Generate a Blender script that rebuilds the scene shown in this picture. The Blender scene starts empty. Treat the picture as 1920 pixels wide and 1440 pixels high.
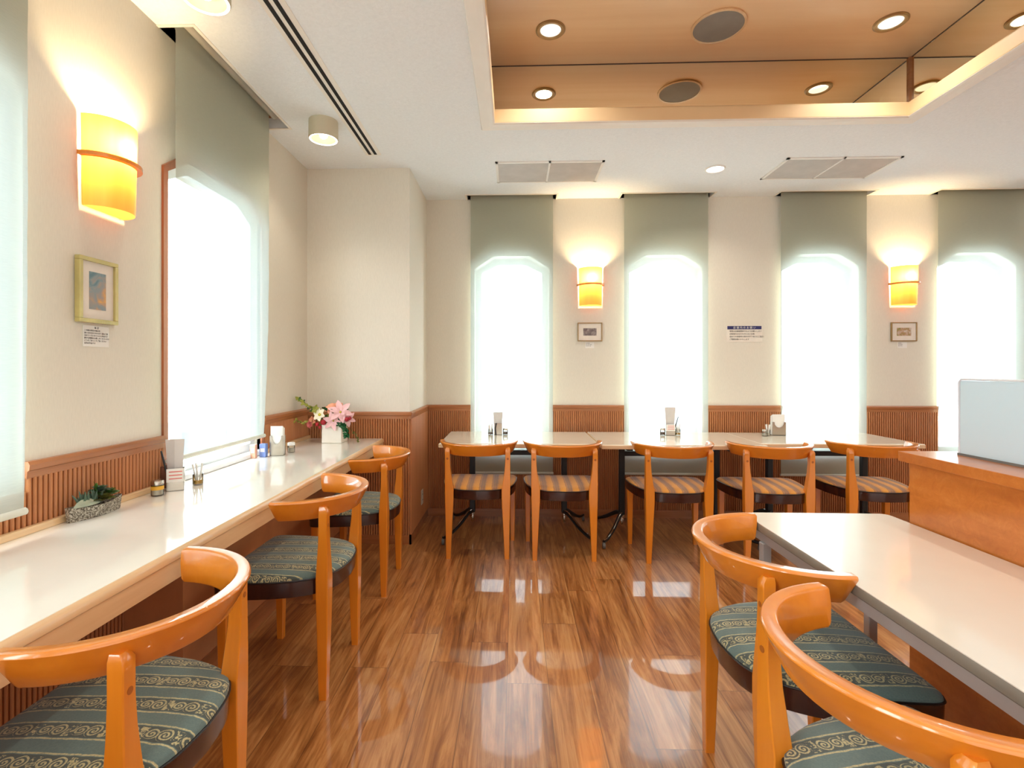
import bpy, bmesh, math, random
from mathutils import Vector, Matrix
random.seed(7)
PI = math.pi
sc = bpy.context.scene
col = sc.collection

# ------------------------------------------------------------------ camera
H = 1.262
YAW = math.atan(33 / 950)
cd = bpy.data.cameras.new('camera')
cam = bpy.data.objects.new('camera', cd)
col.objects.link(cam)
cam.location = (0, 0, H)
cam.rotation_euler = (PI / 2, 0, YAW)
cd.sensor_width = 36
cd.lens = 950 / 1920 * 36
cd.shift_x = 28 / 1920
cd.shift_y = -30 / 1920
cd.clip_start = 0.02
sc.camera = cam

# ------------------------------------------------------------------ view, world, big lights
sc.view_settings.view_transform = 'Standard'
sc.view_settings.look = 'None'
sc.view_settings.gamma = 1
sc.view_settings.use_curve_mapping = False
sc.view_settings.exposure = 0.15
sc.cycles.use_denoising = True
sc.cycles.max_bounces = 9
sc.cycles.diffuse_bounces = 5
sc.cycles.glossy_bounces = 5
sc.cycles.transmission_bounces = 6
sc.cycles.transparent_max_bounces = 10
sc.cycles.caustics_reflective = False
sc.cycles.caustics_refractive = False
sc.cycles.sample_clamp_indirect = 6

w = bpy.data.worlds.new('overcast_sky')
sc.world = w
w.use_nodes = True
bg = w.node_tree.nodes['Background']
bg.inputs[0].default_value = (0.90, 0.96, 1.0, 1)
bg.inputs[1].default_value = 13.0
SKYL = 13.0


def area(name, loc, rot, sx, sy, power, color, portal=False, spread=PI, shape='RECTANGLE'):
    l = bpy.data.lights.new(name, 'AREA')
    l.shape = shape
    l.size = sx
    if shape == 'RECTANGLE':
        l.size_y = sy
    l.energy = power
    l.color = color
    l.spread = spread
    o = bpy.data.objects.new(name, l)
    col.objects.link(o)
    o.location = loc
    o.rotation_euler = rot
    if portal:
        l.cycles.is_portal = True
    return o


WIN_BACK = [-0.0255, 1.262, 2.548, 3.812, 5.09]      # centres of the windows in the back wall
WIN_LEFT = [(-2.52, -1.62), (-0.97, -0.07), (0.55, 1.495), (2.13, 2.94)]
WW = 0.63
SILL_LEFT = [.775, .775, .885, .775]
for k, cx in enumerate(WIN_BACK):                     # portals that guide daylight through the openings
    area('daylight_portal', (cx, 4.535, 1.375), (-PI / 2, 0, 0), 0.64, 1.68, 1, (1, 1, 1), True)
for a, b in WIN_LEFT:
    area('daylight_portal', (-1.715, (a + b) / 2, 1.49), (0, -PI / 2, 0), 1.46, b - a, 1, (1, 1, 1), True)
# added fill lights out of view, with no glazing or lamp panels behind them
area('rear_fill_light', (2.0, -3.4, 1.5), (PI / 2, 0, 0), 6.0, 2.2, 50, (0.88, 0.95, 1.0))  # added fill from the rear; the wall there is solid
area('ceiling_panel_light', (2.2, -0.9, 2.66), (0, 0, 0), 5.0, 2.6, 46, (0.98, 0.98, 1.0))  # added overhead fill, unseen, no fixture modelled
area('ceiling_panel_light', (4.4, 2.2, 2.66), (0, 0, 0), 1.2, 2.2, 16, (0.98, 0.98, 1.0))  # same kind of added fill, off to the right

# ------------------------------------------------------------------ mesh helpers


def new_obj(name, bm, mats, parent=None, smooth=False, loc=None):
    me = bpy.data.meshes.new(name)
    bm.normal_update()
    bm.to_mesh(me)
    bm.free()
    if not isinstance(mats, (list, tuple)):
        mats = [mats]
    for m in mats:
        me.materials.append(m)
    if smooth:
        for p in me.polygons:
            p.use_smooth = True
        try:
            me.set_sharp_from_angle(angle=math.radians(38))
        except Exception:
            pass
    o = bpy.data.objects.new(name, me)
    col.objects.link(o)
    if parent is not None:
        o.parent = parent
    if loc:
        o.location = loc
    return o


def tag(o, label=None, cat=None, group=None, kind=None):
    if label:
        o['label'] = label
    if cat:
        o['category'] = cat
    if group:
        o['group'] = group
    if kind:
        o['kind'] = kind
    return o


def thing(name, label, cat, loc=(0, 0, 0), rz=0, group=None):
    o = bpy.data.objects.new(name, None)
    col.objects.link(o)
    o.empty_display_size = 0.05
    o.location = loc
    o.rotation_euler = (0, 0, rz)
    return tag(o, label, cat, group)


def struct(name, bm, m, smooth=False, parent=None):
    o = new_obj(name, bm, m, parent, smooth)
    if parent is None:
        o['kind'] = 'structure'
    return o


def copy_tree(o, parent=None):
    c = o.copy()
    col.objects.link(c)
    c.parent = parent
    for ch in list(o.children):
        copy_tree(ch, c)
    return c


def B():
    return bmesh.new()


def box(bm, x0, x1, y0, y1, z0, z1, bev=0.0, seg=2, mi=0):
    r = bmesh.ops.create_cube(bm, size=1.0)
    vs = r['verts']
    for v in vs:
        v.co = Vector((x0 + (v.co.x + .5) * (x1 - x0), y0 + (v.co.y + .5) * (y1 - y0), z0 + (v.co.z + .5) * (z1 - z0)))
    fs = set(f for v in vs for f in v.link_faces)
    for f in fs:
        f.material_index = mi
    if bev > 0:
        es = list(set(e for v in vs for e in v.link_edges))
        bmesh.ops.bevel(bm, geom=es, offset=bev, segments=seg, profile=0.5, affect='EDGES', clamp_overlap=True)
    return bm


def prism(bm, poly, f, a, b, mi=0):
    """poly: 2-D points; f(u, v, t) -> 3-D; extruded t from a to b"""
    A = [bm.verts.new(f(u, v, a)) for u, v in poly]
    Bv = [bm.verts.new(f(u, v, b)) for u, v in poly]
    n = len(poly)
    fs = [bm.faces.new(A[::-1]), bm.faces.new(Bv)]
    for i in range(n):
        fs.append(bm.faces.new((A[i], A[(i + 1) % n], Bv[(i + 1) % n], Bv[i])))
    for q in fs:
        q.material_index = mi
    bmesh.ops.recalc_face_normals(bm, faces=fs)
    return fs


def loft(bm, rings, closed=True, cap=True, mi=0):
    R = [[bm.verts.new(p) for p in r] for r in rings]
    n = len(R[0])
    fs = []
    for i in range(len(R) - 1):
        for j in range(n if closed else n - 1):
            k = (j + 1) % n
            fs.append(bm.faces.new((R[i][j], R[i][k], R[i + 1][k], R[i + 1][j])))
    if cap:
        fs.append(bm.faces.new(R[0][::-1]))
        fs.append(bm.faces.new(R[-1]))
    for q in fs:
        q.material_index = mi
    bmesh.ops.recalc_face_normals(bm, faces=fs)
    return fs


def lathe(bm, prof, c=(0, 0, 0), seg=24, cap=True, mi=0, M=None):
    rings = []
    for r, z in prof:
        ring = []
        for i in range(seg):
            a = 2 * PI * i / seg
            p = Vector((r * math.cos(a), r * math.sin(a), z))
            if M:
                p = M @ p
            ring.append(p + Vector(c))
        rings.append(ring)
    return loft(bm, rings, True, cap, mi)


def tube(bm, pts, r, seg=8, cap=True, closed=False, mi=0, flat=1.0):
    P = [Vector(p) for p in pts]
    n = len(P)
    rs = r if isinstance(r, (list, tuple)) else [r] * n
    rings = []
    up = Vector((0, 0, 1))
    prev = None
    for i in range(n):
        if closed:
            t = (P[(i + 1) % n] - P[i - 1]).normalized()
        else:
            t = (P[min(i + 1, n - 1)] - P[max(i - 1, 0)]).normalized()
        if prev is None:
            a = up if abs(t.dot(up)) < .9 else Vector((1, 0, 0))
            u = t.cross(a).normalized()
        else:
            u = (prev - t * prev.dot(t)).normalized()
        prev = u
        v = t.cross(u).normalized()
        rings.append([P[i] + u * rs[i] * math.cos(2 * PI * k / seg) + v * rs[i] * flat * math.sin(2 * PI * k / seg) for k in range(seg)])
    if closed:
        rings.append(rings[0])
        R = [[bm.verts.new(p) for p in q] for q in rings[:-1]]
        R.append(R[0])
        for i in range(len(R) - 1):
            for j in range(seg):
                k = (j + 1) % seg
                f = bm.faces.new((R[i][j], R[i][k], R[i + 1][k], R[i + 1][j]))
                f.material_index = mi
        return
    loft(bm, rings, True, cap, mi)


def sphere(bm, c, r, s=(1, 1, 1), seg=12, mi=0):
    q = bmesh.ops.create_uvsphere(bm, u_segments=seg, v_segments=max(6, seg * 2 // 3), radius=r)
    for v in q['verts']:
        v.co = Vector((v.co.x * s[0], v.co.y * s[1], v.co.z * s[2])) + Vector(c)
        for f in v.link_faces:
            f.material_index = mi


def ctr(pts, n=6, closed=False):
    """Catmull-Rom through 2-D / 3-D points"""
    P = [Vector(p) for p in pts]
    out = []
    m = len(P)
    rng = range(m if closed else m - 1)
    for i in rng:
        if closed:
            p0, p1, p2, p3 = P[i - 1], P[i], P[(i + 1) % m], P[(i + 2) % m]
        else:
            p0, p1, p2, p3 = P[max(i - 1, 0)], P[i], P[i + 1], P[min(i + 2, m - 1)]
        for k in range(n):
            t = k / n
            out.append(0.5 * ((2 * p1) + (-p0 + p2) * t + (2 * p0 - 5 * p1 + 4 * p2 - p3) * t * t + (-p0 + 3 * p1 - 3 * p2 + p3) * t ** 3))
    if not closed:
        out.append(P[-1])
    return out


# ------------------------------------------------------------------ materials
def lin(c):
    return tuple(((x / 255) / 12.92 if x / 255 <= 0.04045 else ((x / 255 + 0.055) / 1.055) ** 2.4) for x in c)


class NT:
    def __init__(s, name):
        s.m = bpy.data.materials.new(name)
        s.m.use_nodes = True
        s.t = s.m.node_tree
        s.t.nodes.clear()
        s.out = s.t.nodes.new('ShaderNodeOutputMaterial')

    def n(s, typ, **kw):
        q = s.t.nodes.new(typ)
        for k, v in kw.items():
            setattr(q, k, v)
        return q

    def l(s, a, b):
        s.t.links.new(a, b)

    def setv(s, sock, v):
        if hasattr(v, 'is_linked') or isinstance(v, bpy.types.NodeSocket):
            s.l(v, sock)
        else:
            if isinstance(v, (tuple, list)) and len(v) == 3 and sock.type == 'RGBA':
                v = (*v, 1)
            sock.default_value = v

    def math(s, op, a, b=None, c=None, clamp=False):
        q = s.n('ShaderNodeMath', operation=op, use_clamp=clamp)
        s.setv(q.inputs[0], a)
        if b is not None:
            s.setv(q.inputs[1], b)
        if c is not None:
            s.setv(q.inputs[2], c)
        return q.outputs[0]

    def mix(s, f, a, b, mode='MIX'):
        q = s.n('ShaderNodeMix', data_type='RGBA', blend_type=mode)
        s.setv(q.inputs[0], f)
        s.setv(q.inputs[6], a)
        s.setv(q.inputs[7], b)
        return q.outputs[2]

    def coord(s, scale=(1, 1, 1), which='Object', loc=(0, 0, 0)):
        tc = s.n('ShaderNodeTexCoord')
        mp = s.n('ShaderNodeMapping')
        mp.inputs['Scale'].default_value = scale
        mp.inputs['Location'].default_value = loc
        s.l(tc.outputs[which], mp.inputs[0])
        return mp.outputs[0]

    def noise(s, vec, scale=5, detail=4, rough=.55, dist=0):
        q = s.n('ShaderNodeTexNoise')
        s.l(vec, q.inputs['Vector'])
        q.inputs['Scale'].default_value = scale
        q.inputs['Detail'].default_value = detail
        q.inputs['Roughness'].default_value = rough
        q.inputs['Distortion'].default_value = dist
        return q.outputs[0]

    def ramp(s, f, stops):
        q = s.n('ShaderNodeValToRGB')
        s.l(f, q.inputs[0])
        cr = q.color_ramp
        while len(cr.elements) > 1:
            cr.elements.remove(cr.elements[-1])
        for i, (p, c) in enumerate(stops):
            e = cr.elements[0] if i == 0 else cr.elements.new(p)
            e.position = p
            e.color = (*c, 1) if len(c) == 3 else c
        return q.outputs[0]

    def bump(s, h, strength=.2, dist=.002):
        q = s.n('ShaderNodeBump')
        q.inputs['Strength'].default_value = strength
        q.inputs['Distance'].default_value = dist
        s.l(h, q.inputs['Height'])
        return q.outputs[0]

    def bsdf(s, color, rough=.5, metal=0, normal=None, spec=.5, coat=0, coat_rough=.1, em=None, ems=0, trans=0, sheen=0):
        q = s.n('ShaderNodeBsdfPrincipled')
        s.setv(q.inputs['Base Color'], color)
        s.setv(q.inputs['Roughness'], rough)
        s.setv(q.inputs['Metallic'], metal)
        q.inputs['Specular IOR Level'].default_value = spec
        q.inputs['Coat Weight'].default_value = coat
        q.inputs['Coat Roughness'].default_value = coat_rough
        q.inputs['Transmission Weight'].default_value = trans
        q.inputs['Sheen Weight'].default_value = sheen
        if em:
            s.setv(q.inputs['Emission Color'], em)
            q.inputs['Emission Strength'].default_value = ems
        if normal is not None:
            s.l(normal, q.inputs['Normal'])
        return q.outputs[0]

    def done(s, sh):
        s.l(sh, s.out.inputs[0])
        return s.m


def plain(name, rgb, rough=.5, metal=0, bumpy=0, bscale=200, var=.04, **kw):
    t = NT(name)
    v = t.coord()
    n1 = t.noise(v, 9, 3)
    c = lin(rgb)
    dark = tuple(x * (1 - var * 2) for x in c)
    light = tuple(min(1, x * (1 + var)) for x in c)
    cc = t.ramp(n1, [(.3, dark), (.7, light)])
    nm = None
    if bumpy:
        nm = t.bump(t.noise(v, bscale, 3), bumpy, .002)
    return t.done(t.bsdf(cc, rough, metal, nm, **kw))


def wood(name, c1, c2, c3, axis='z', rough=.3, coat=.3, scale=1.0, coat_rough=.12, spec=.5):
    t = NT(name)
    k = 26 * scale
    sc_ = {'x': (1.6 * scale, k, k), 'y': (k, 1.6 * scale, k), 'z': (k, k, 1.6 * scale)}[axis]
    v = t.coord(sc_)
    n1 = t.noise(v, 1.0, 5, .6, .6)
    n2 = t.noise(v, 4.0, 3, .5)
    m = t.math('ADD', t.math('MULTIPLY', n1, .75), t.math('MULTIPLY', n2, .25))
    cc = t.ramp(m, [(.33, lin(c1)), (.5, lin(c2)), (.68, lin(c3))])
    return t.done(t.bsdf(cc, rough, 0, t.bump(n2, .04, .001), spec=spec, coat=coat, coat_rough=coat_rough))


M = {}
# walls: cream vinyl paper with a fine weave
t = NT('cream_wallpaper')
v = t.coord()
n1 = t.noise(v, 420, 3)
n2 = t.noise(t.coord((60, 60, 9)), 4, 3)
cc = t.ramp(n2, [(.3, lin((224, 218, 204))), (.7, lin((230, 224, 210)))])
M['wall'] = t.done(t.bsdf(cc, .7, 0, t.bump(t.math('ADD', n1, n2), .15, .0015), spec=.3))
t = NT('textured_ceiling_paper')
v = t.coord()
n1 = t.noise(v, 60, 5, .65, .8)
cc = t.ramp(n1, [(.3, lin((234, 238, 240))), (.7, lin((242, 246, 248)))])
M['ceil'] = t.done(t.bsdf(cc, .8, 0, t.bump(n1, .35, .004), spec=.2))
M['ceil_smooth'] = plain('painted_ceiling_trim', (240, 235, 226), .55, var=.01)

# floor planks, grain along y
t = NT('walnut_plank_floor')
tc = t.n('ShaderNodeTexCoord')
sp = t.n('ShaderNodeSeparateXYZ')
t.l(tc.outputs['Object'], sp.inputs[0])
PW, PL = .166, 1.35
xs = t.math('DIVIDE', t.math('ADD', sp.outputs[0], .031 + PW * 60), PW)
ix = t.math('FLOOR', xs)
fx = t.math('FRACT', xs)
wn = t.n('ShaderNodeTexWhiteNoise', noise_dimensions='1D')
t.l(ix, wn.inputs['W'])
ys = t.math('ADD', t.math('DIVIDE', sp.outputs[1], PL), t.math('MULTIPLY', wn.outputs[0], 7.3))
iy = t.math('FLOOR', ys)
fy = t.math('FRACT', ys)
cmb = t.n('ShaderNodeCombineXYZ')
t.l(ix, cmb.inputs[0])
t.l(iy, cmb.inputs[1])
wn2 = t.n('ShaderNodeTexWhiteNoise', noise_dimensions='2D')
t.l(cmb.outputs[0], wn2.inputs['Vector'])
gv = t.n('ShaderNodeCombineXYZ')
t.l(t.math('MULTIPLY', sp.outputs[0], 15), gv.inputs[0])
t.l(t.math('MULTIPLY', sp.outputs[1], 1.5), gv.inputs[1])
t.l(t.math('MULTIPLY', wn2.outputs[0], 37), gv.inputs[2])
g1 = t.noise(gv.outputs[0], 1.0, 6, .66, 1.5)
gv2 = t.n('ShaderNodeCombineXYZ')
t.l(t.math('MULTIPLY', sp.outputs[0], 95), gv2.inputs[0])
t.l(t.math('MULTIPLY', sp.outputs[1], 2.4), gv2.inputs[1])
t.l(t.math('MULTIPLY', wn2.outputs[0], 11), gv2.inputs[2])
g2 = t.noise(gv2.outputs[0], 1.0, 4, .6, .3)
g = t.math('ADD', t.math('MULTIPLY', g1, .68), t.math('MULTIPLY', g2, .32))
g = t.math('ADD', g, t.math('MULTIPLY', t.math('SUBTRACT', wn2.outputs[0], .5), .11))
cc = t.ramp(g, [(.30, lin((98, 52, 22))), (.43, lin((146, 88, 42))), (.54, lin((182, 122, 68))), (.68, lin((208, 154, 98)))])
ex = t.math('MINIMUM', fx, t.math('SUBTRACT', 1, fx))
ey = t.math('MULTIPLY', t.math('MINIMUM', fy, t.math('SUBTRACT', 1, fy)), PL / PW)
e = t.math('MINIMUM', ex, ey)
seam = t.math('LESS_THAN', e, .008)
cc = t.mix(t.math('MULTIPLY', seam, .6), cc, lin((70, 36, 14)))
hgt = t.math('SUBTRACT', 1, seam)
M['floor'] = t.done(t.bsdf(cc, .30, 0, t.bump(hgt, .25, .001), spec=.4, coat=1.0, coat_rough=.035))

M['honey'] = wood('honey_lacquered_beech', (214, 123, 26), (221, 131, 31), (228, 140, 38), 'z', .3, .8, .6, .05)
M['honey_x'] = wood('honey_lacquered_rail', (214, 123, 26), (221, 131, 31), (228, 140, 38), 'x', .3, .9, .4, .04)
M['plug'] = plain('darker_wood_plug', (168, 92, 30), .4)
M['mahogany'] = wood('dark_mahogany_frame', (34, 12, 12), (46, 18, 16), (58, 24, 20), 'x', .25, .6, .5)
M['piping'] = plain('black_piping', (26, 20, 20), .35)
M['glide'] = plain('dark_glide', (60, 34, 20), .5)
M['rib'] = wood('reeded_teak_panelling', (178, 114, 68), (186, 122, 75), (194, 130, 83), 'z', .45, .1, .8)
M['rail'] = wood('teak_chair_rail', (150, 92, 52), (168, 106, 62), (182, 120, 76), 'x', .35, .3, .8)
M['jamb'] = wood('teak_window_casing', (140, 76, 38), (160, 88, 46), (176, 100, 54), 'z', .35, .3, .8)
M['maple'] = wood('pale_maple_edging', (214, 176, 130), (226, 190, 144), (236, 204, 160), 'y', .3, .4, .6)
M['maple_x'] = wood('pale_maple_edging_cross', (214, 180, 140), (224, 192, 152), (232, 204, 168), 'x', .35, .3, .6)
M['boxface'] = plain('veneered_box_panel', (196, 136, 92), .4, var=.05)
# burr maple counter
t = NT('burr_maple_veneer')
v = t.coord((1, 1, 1))
n1 = t.noise(v, 26, 6, .7, 1.6)
n2 = t.noise(t.coord((4, 1.5, 14)), 2, 3, .5, .5)
cc = t.ramp(t.math('ADD', t.math('MULTIPLY', n1, .5), t.math('MULTIPLY', n2, .5)), [(.33, lin((172, 94, 34))), (.5, lin((188, 108, 43))), (.68, lin((202, 124, 57)))])
M['burr'] = t.done(t.bsdf(cc, .3, 0, None, coat=.4, coat_rough=.12))
M['coffer'] = wood('pale_anigre_coffer_panel', (236, 196, 148), (241, 204, 158), (246, 212, 168), 'x', .4, .2, .25)

M['laminate'] = plain('ivory_laminate', (236, 226, 206), .14, var=.01, spec=.5, coat=.5, coat_rough=.05)
M['laminate2'] = plain('white_laminate', (238, 232, 220), .12, var=.01, spec=.5, coat=.6, coat_rough=.04)
M['laminate3'] = plain('beige_satin_laminate', (232, 224, 210), .3, var=.01, spec=.5, coat=.9, coat_rough=.10)
M['grey_edge'] = plain('grey_vinyl_edge', (124, 116, 104), .5)
M['steel_grey'] = plain('satin_steel_tube', (184, 182, 182), .4, .25, var=.02)
M['black_metal'] = plain('black_powder_coat', (22, 22, 24), .45)
M['chrome'] = plain('chrome', (200, 196, 190), .12, 1, var=.0)
M['caster'] = plain('grey_caster', (110, 108, 104), .4)
M['steel'] = plain('brushed_stainless', (190, 182, 168), .25, 1, var=.02)
M['white'] = plain('white_paint', (238, 236, 230), .5, var=.01)
M['paper'] = plain('white_paper', (240, 238, 232), .8, var=.01)
M['paper_grey'] = plain('pale_grey_paper', (214, 210, 206), .8, var=.02)
M['ceramic'] = plain('glazed_white_ceramic', (236, 230, 218), .2, var=.01, coat=.5)
M['blue_box'] = plain('blue_card', (116, 142, 205), .5)
M['pink_box'] = plain('salmon_card', (214, 160, 134), .6)
M['brown_box'] = plain('brown_wood_box', (112, 58, 26), .5)
M['black_pen'] = plain('black_plastic_pen', (26, 24, 24), .35)
M['yellow_lid'] = plain('yellow_band', (226, 170, 50), .4)
M['spice_brown'] = plain('brown_pepper', (98, 62, 40), .7)
M['spice_cream'] = plain('cream_salt', (232, 222, 200), .7)
M['label_pink'] = plain('pink_red_print', (226, 120, 112), .6)
M['label_blue'] = plain('navy_print', (44, 46, 104), .6)
M['ink'] = plain('black_ink', (40, 34, 34), .7)
M['ink_grey'] = plain('grey_ink', (112, 108, 112), .7)
M['black_slot'] = plain('black_void', (14, 12, 12), .8)
M['grille'] = plain('grille_slats', (196, 191, 184), .5)
M['grey_tube'] = plain('grey_roller_tube', (176, 170, 156), .45)
M['spk'] = plain('speaker_mesh', (150, 146, 140), .8, bumpy=.6, bscale=900)
M['lampbody'] = plain('putty_lamp_body', (206, 198, 172), .5, var=.01)
M['outlet'] = plain('ivory_socket_plate', (206, 196, 178), .4)
M['goldframe'] = plain('gilt_picture_frame', (198, 184, 122), .35, .35, bumpy=.5, bscale=120, var=.12)
M['brassframe'] = plain('thin_brass_frame', (160, 130, 86), .35, .5)
M['mat'] = plain('picture_mat', (236, 228, 216), .8)
M['alu'] = plain('white_aluminium', (226, 228, 232), .35, .1)

t = NT('window_glass')
tr = t.n('ShaderNodeBsdfTransparent')
tr.inputs[0].default_value = (.97, .985, .985, 1)
gl = t.n('ShaderNodeBsdfGlossy')
gl.inputs['Roughness'].default_value = .02
mx = t.n('ShaderNodeMixShader')
mx.inputs[0].default_value = .05
t.l(tr.outputs[0], mx.inputs[1])
t.l(gl.outputs[0], mx.inputs[2])
M['glass'] = t.done(mx.outputs[0])

t = NT('clear_jar_glass')
tr = t.n('ShaderNodeBsdfTransparent')
tr.inputs[0].default_value = (.93, .93, .9, 1)
gl = t.n('ShaderNodeBsdfGlossy')
gl.inputs['Roughness'].default_value = .03
fr = t.n('ShaderNodeFresnel')
fr.inputs[0].default_value = 1.5
mx = t.n('ShaderNodeMixShader')
t.l(t.math('MULTIPLY', fr.outputs[0], 1.6, clamp=True), mx.inputs[0])
t.l(tr.outputs[0], mx.inputs[1])
t.l(gl.outputs[0], mx.inputs[2])
M['jarglass'] = t.done(mx.outputs[0])

# roller blind cloth: lets daylight through, weave keeps it half sheer
t = NT('sage_roller_blind_cloth')
v = t.coord((1, 1, 1))
wv = t.noise(t.coord((30, 30, 700)), 1, 2)
base = t.ramp(wv, [(.3, lin((188, 187, 166))), (.7, lin((196, 195, 174)))])
df = t.n('ShaderNodeBsdfDiffuse')
t.l(base, df.inputs[0])
tl = t.n('ShaderNodeBsdfTranslucent')
tl.inputs[0].default_value = (.42, .52, .53, 1)
tp = t.n('ShaderNodeBsdfTransparent')
tp.inputs[0].default_value = (.82, .92, .95, 1)
m1 = t.n('ShaderNodeMixShader')
m1.inputs[0].default_value = .22
t.l(df.outputs[0], m1.inputs[1])
t.l(tl.outputs[0], m1.inputs[2])
m2 = t.n('ShaderNodeMixShader')
m2.inputs[0].default_value = .17
t.l(m1.outputs[0], m2.inputs[1])
t.l(tp.outputs[0], m2.inputs[2])
M['blind'] = t.done(m2.outputs[0])
M['blindbar'] = plain('blind_hem_bar', (214, 214, 200), .4)

# frosted acrylic
t = NT('frosted_acrylic')
df = t.n('ShaderNodeBsdfPrincipled')
df.inputs['Base Color'].default_value = (.80, .93, .99, 1)
df.inputs['Roughness'].default_value = .3
tl = t.n('ShaderNodeBsdfTranslucent')
tl.inputs[0].default_value = (.78, .9, .95, 1)
m1 = t.n('ShaderNodeMixShader')
m1.inputs[0].default_value = .5
t.l(df.outputs[0], m1.inputs[1])
t.l(tl.outputs[0], m1.inputs[2])
M['frost'] = t.done(m1.outputs[0])

# bronze mirror
t = NT('bronze_mirror')
gl = t.n('ShaderNodeBsdfGlossy')
gl.inputs['Color'].default_value = (.90, .84, .68, 1)
gl.inputs['Roughness'].default_value = .0
M['mirror'] = t.done(gl.outputs[0])

# sconce shade: thin glowing veneer
t = NT('thin_veneer_shade')
v = t.coord((40, 40, 3))
n1 = t.noise(v, 1, 4)
cc = t.ramp(n1, [(.3, (.92, .27, .035)), (.7, (.97, .34, .06))])
tl = t.n('ShaderNodeBsdfTranslucent')
t.l(cc, tl.inputs[0])
df = t.n('ShaderNodeBsdfPrincipled')
df.inputs['Base Color'].default_value = (.55, .26, .07, 1)
df.inputs['Roughness'].default_value = .35
m1 = t.n('ShaderNodeMixShader')
m1.inputs[0].default_value = .40
t.l(df.outputs[0], m1.inputs[1])
t.l(tl.outputs[0], m1.inputs[2])
M['shade'] = t.done(m1.outputs[0])


def emit(name, rgb, s):
    t = NT(name)
    e = t.n('ShaderNodeEmission')
    e.inputs[0].default_value = (*rgb, 1)
    e.inputs[1].default_value = s
    return t.done(e.outputs[0])


M['bulb'] = emit('warm_bulb', (1, .78, .45), 14)
M['dl'] = emit('downlight_lens', (1, .93, .80), 1.25)
M['dl_hot'] = emit('downlight_lens_bright', (1, .94, .84), 5)


def fabric_scroll():
    """blue-green cloth with bands of cream scrolls running front to back"""
    t = NT('blue_scroll_upholstery')
    tc = t.n('ShaderNodeTexCoord')
    sp = t.n('ShaderNodeSeparateXYZ')
    t.l(tc.outputs['Object'], sp.inputs[0])
    P = .088
    wob = t.noise(t.coord(), 40, 3)
    x = t.math('ADD', sp.outputs[0], t.math('MULTIPLY', t.math('SUBTRACT', wob, .5), .006))
    fx = t.math('FRACT', t.math('DIVIDE', t.math('ADD', x, 5 * P + .02), P))       # 0..1 across one repeat
    vx = t.math('MULTIPLY', t.math('SUBTRACT', fx, .5), P)                         # metres from the band's middle
    ax = t.math('ABSOLUTE', vx)
    inband = t.math('LESS_THAN', ax, .0205)
    l1 = t.math('LESS_THAN', t.math('ABSOLUTE', t.math('SUBTRACT', ax, .0245)), .0021)
    Q = .078
    yy = t.math('ADD', sp.outputs[1], 5)
    fy = t.math('FRACT', t.math('DIVIDE', yy, Q))

    def spiral(cy, rad, sgn):
        dy = t.math('MULTIPLY', t.math('SUBTRACT', fy, cy), Q)
        r = t.math('SQRT', t.math('ADD', t.math('MULTIPLY', dy, dy), t.math('MULTIPLY', vx, vx)))
        th = t.math('DIVIDE', t.math('ARCTAN2', vx, dy), 2 * PI * sgn)
        ph = t.math('FRACT', t.math('ADD', t.math('ADD', th, 1.0), t.math('DIVIDE', r, .0078)))
        a = t.math('LESS_THAN', ph, .50)
        b = t.math('LESS_THAN', r, rad)
        return t.math('MULTIPLY', a, b)
    s1 = spiral(.22, .0175, 1)
    s2 = spiral(.60, .0150, -1)
    lf = t.math('GREATER_THAN', t.noise(t.coord((1, 1, 1)), 110, 2, .5, 1.2), .50)
    far = t.math('GREATER_THAN', fy, .76)
    s3 = t.math('MULTIPLY', lf, t.math('MULTIPLY', far, t.math('LESS_THAN', ax, .017)))
    motif = t.math('MULTIPLY', t.math('MAXIMUM', t.math('MAXIMUM', s1, s2), s3), inband)
    motif = t.math('MAXIMUM', motif, l1)
    big = t.noise(t.coord((9, 9, 9)), 1.3, 3)
    fine = t.noise(t.coord((1, 1, 1)), 260, 2)
    plainc = t.mix(fine, lin((72, 94, 96)), lin((104, 124, 118)))
    bandc = t.mix(fine, lin((48, 58, 58)), lin((74, 82, 76)))
    c = t.mix(inband, plainc, bandc)
    keep = t.math('MULTIPLY', motif, t.math('ADD', .50, t.math('MULTIPLY', t.math('GREATER_THAN', fine, .44), .40)))
    c = t.mix(keep, c, lin((200, 186, 136)))
    c = t.mix(t.math('MULTIPLY', big, .25), c, lin((120, 128, 112)))
    return t.done(t.bsdf(c, .85, 0, t.bump(fine, .25, .001), spec=.25, sheen=.3))


def fabric_stripe():
    """ochre and mauve striped cloth, stripes running front to back"""
    t = NT('ochre_striped_upholstery')
    tc = t.n('ShaderNodeTexCoord')
    sp = t.n('ShaderNodeSeparateXYZ')
    t.l(tc.outputs['Object'], sp.inputs[0])
    P = .082
    wob = t.noise(t.coord((3, 1, 1)), 30, 3)
    x = t.math('ADD', sp.outputs[0], t.math('MULTIPLY', t.math('SUBTRACT', wob, .5), .016))
    fx = t.math('FRACT', t.math('DIVIDE', t.math('ADD', x, 1), P))
    c = t.ramp(fx, [(0, lin((222, 152, 62))), (.30, lin((228, 160, 70))), (.36, lin((150, 106, 82))), (.42, lin((196, 140, 84))), (.50, lin((140, 112, 100))), (.66, lin((158, 118, 84))), (.74, lin((128, 100, 92))), (.84, lin((190, 134, 76))), (.92, lin((216, 148, 62)))])
    fine = t.noise(t.coord(), 230, 2)
    c = t.mix(t.math('MULTIPLY', fine, .4), c, lin((150, 108, 70)))
    return t.done(t.bsdf(c, .85, 0, t.bump(fine, .25, .001), spec=.25, sheen=.2))


M['scroll'] = fabric_scroll()
M['stripe'] = fabric_stripe()

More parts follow.
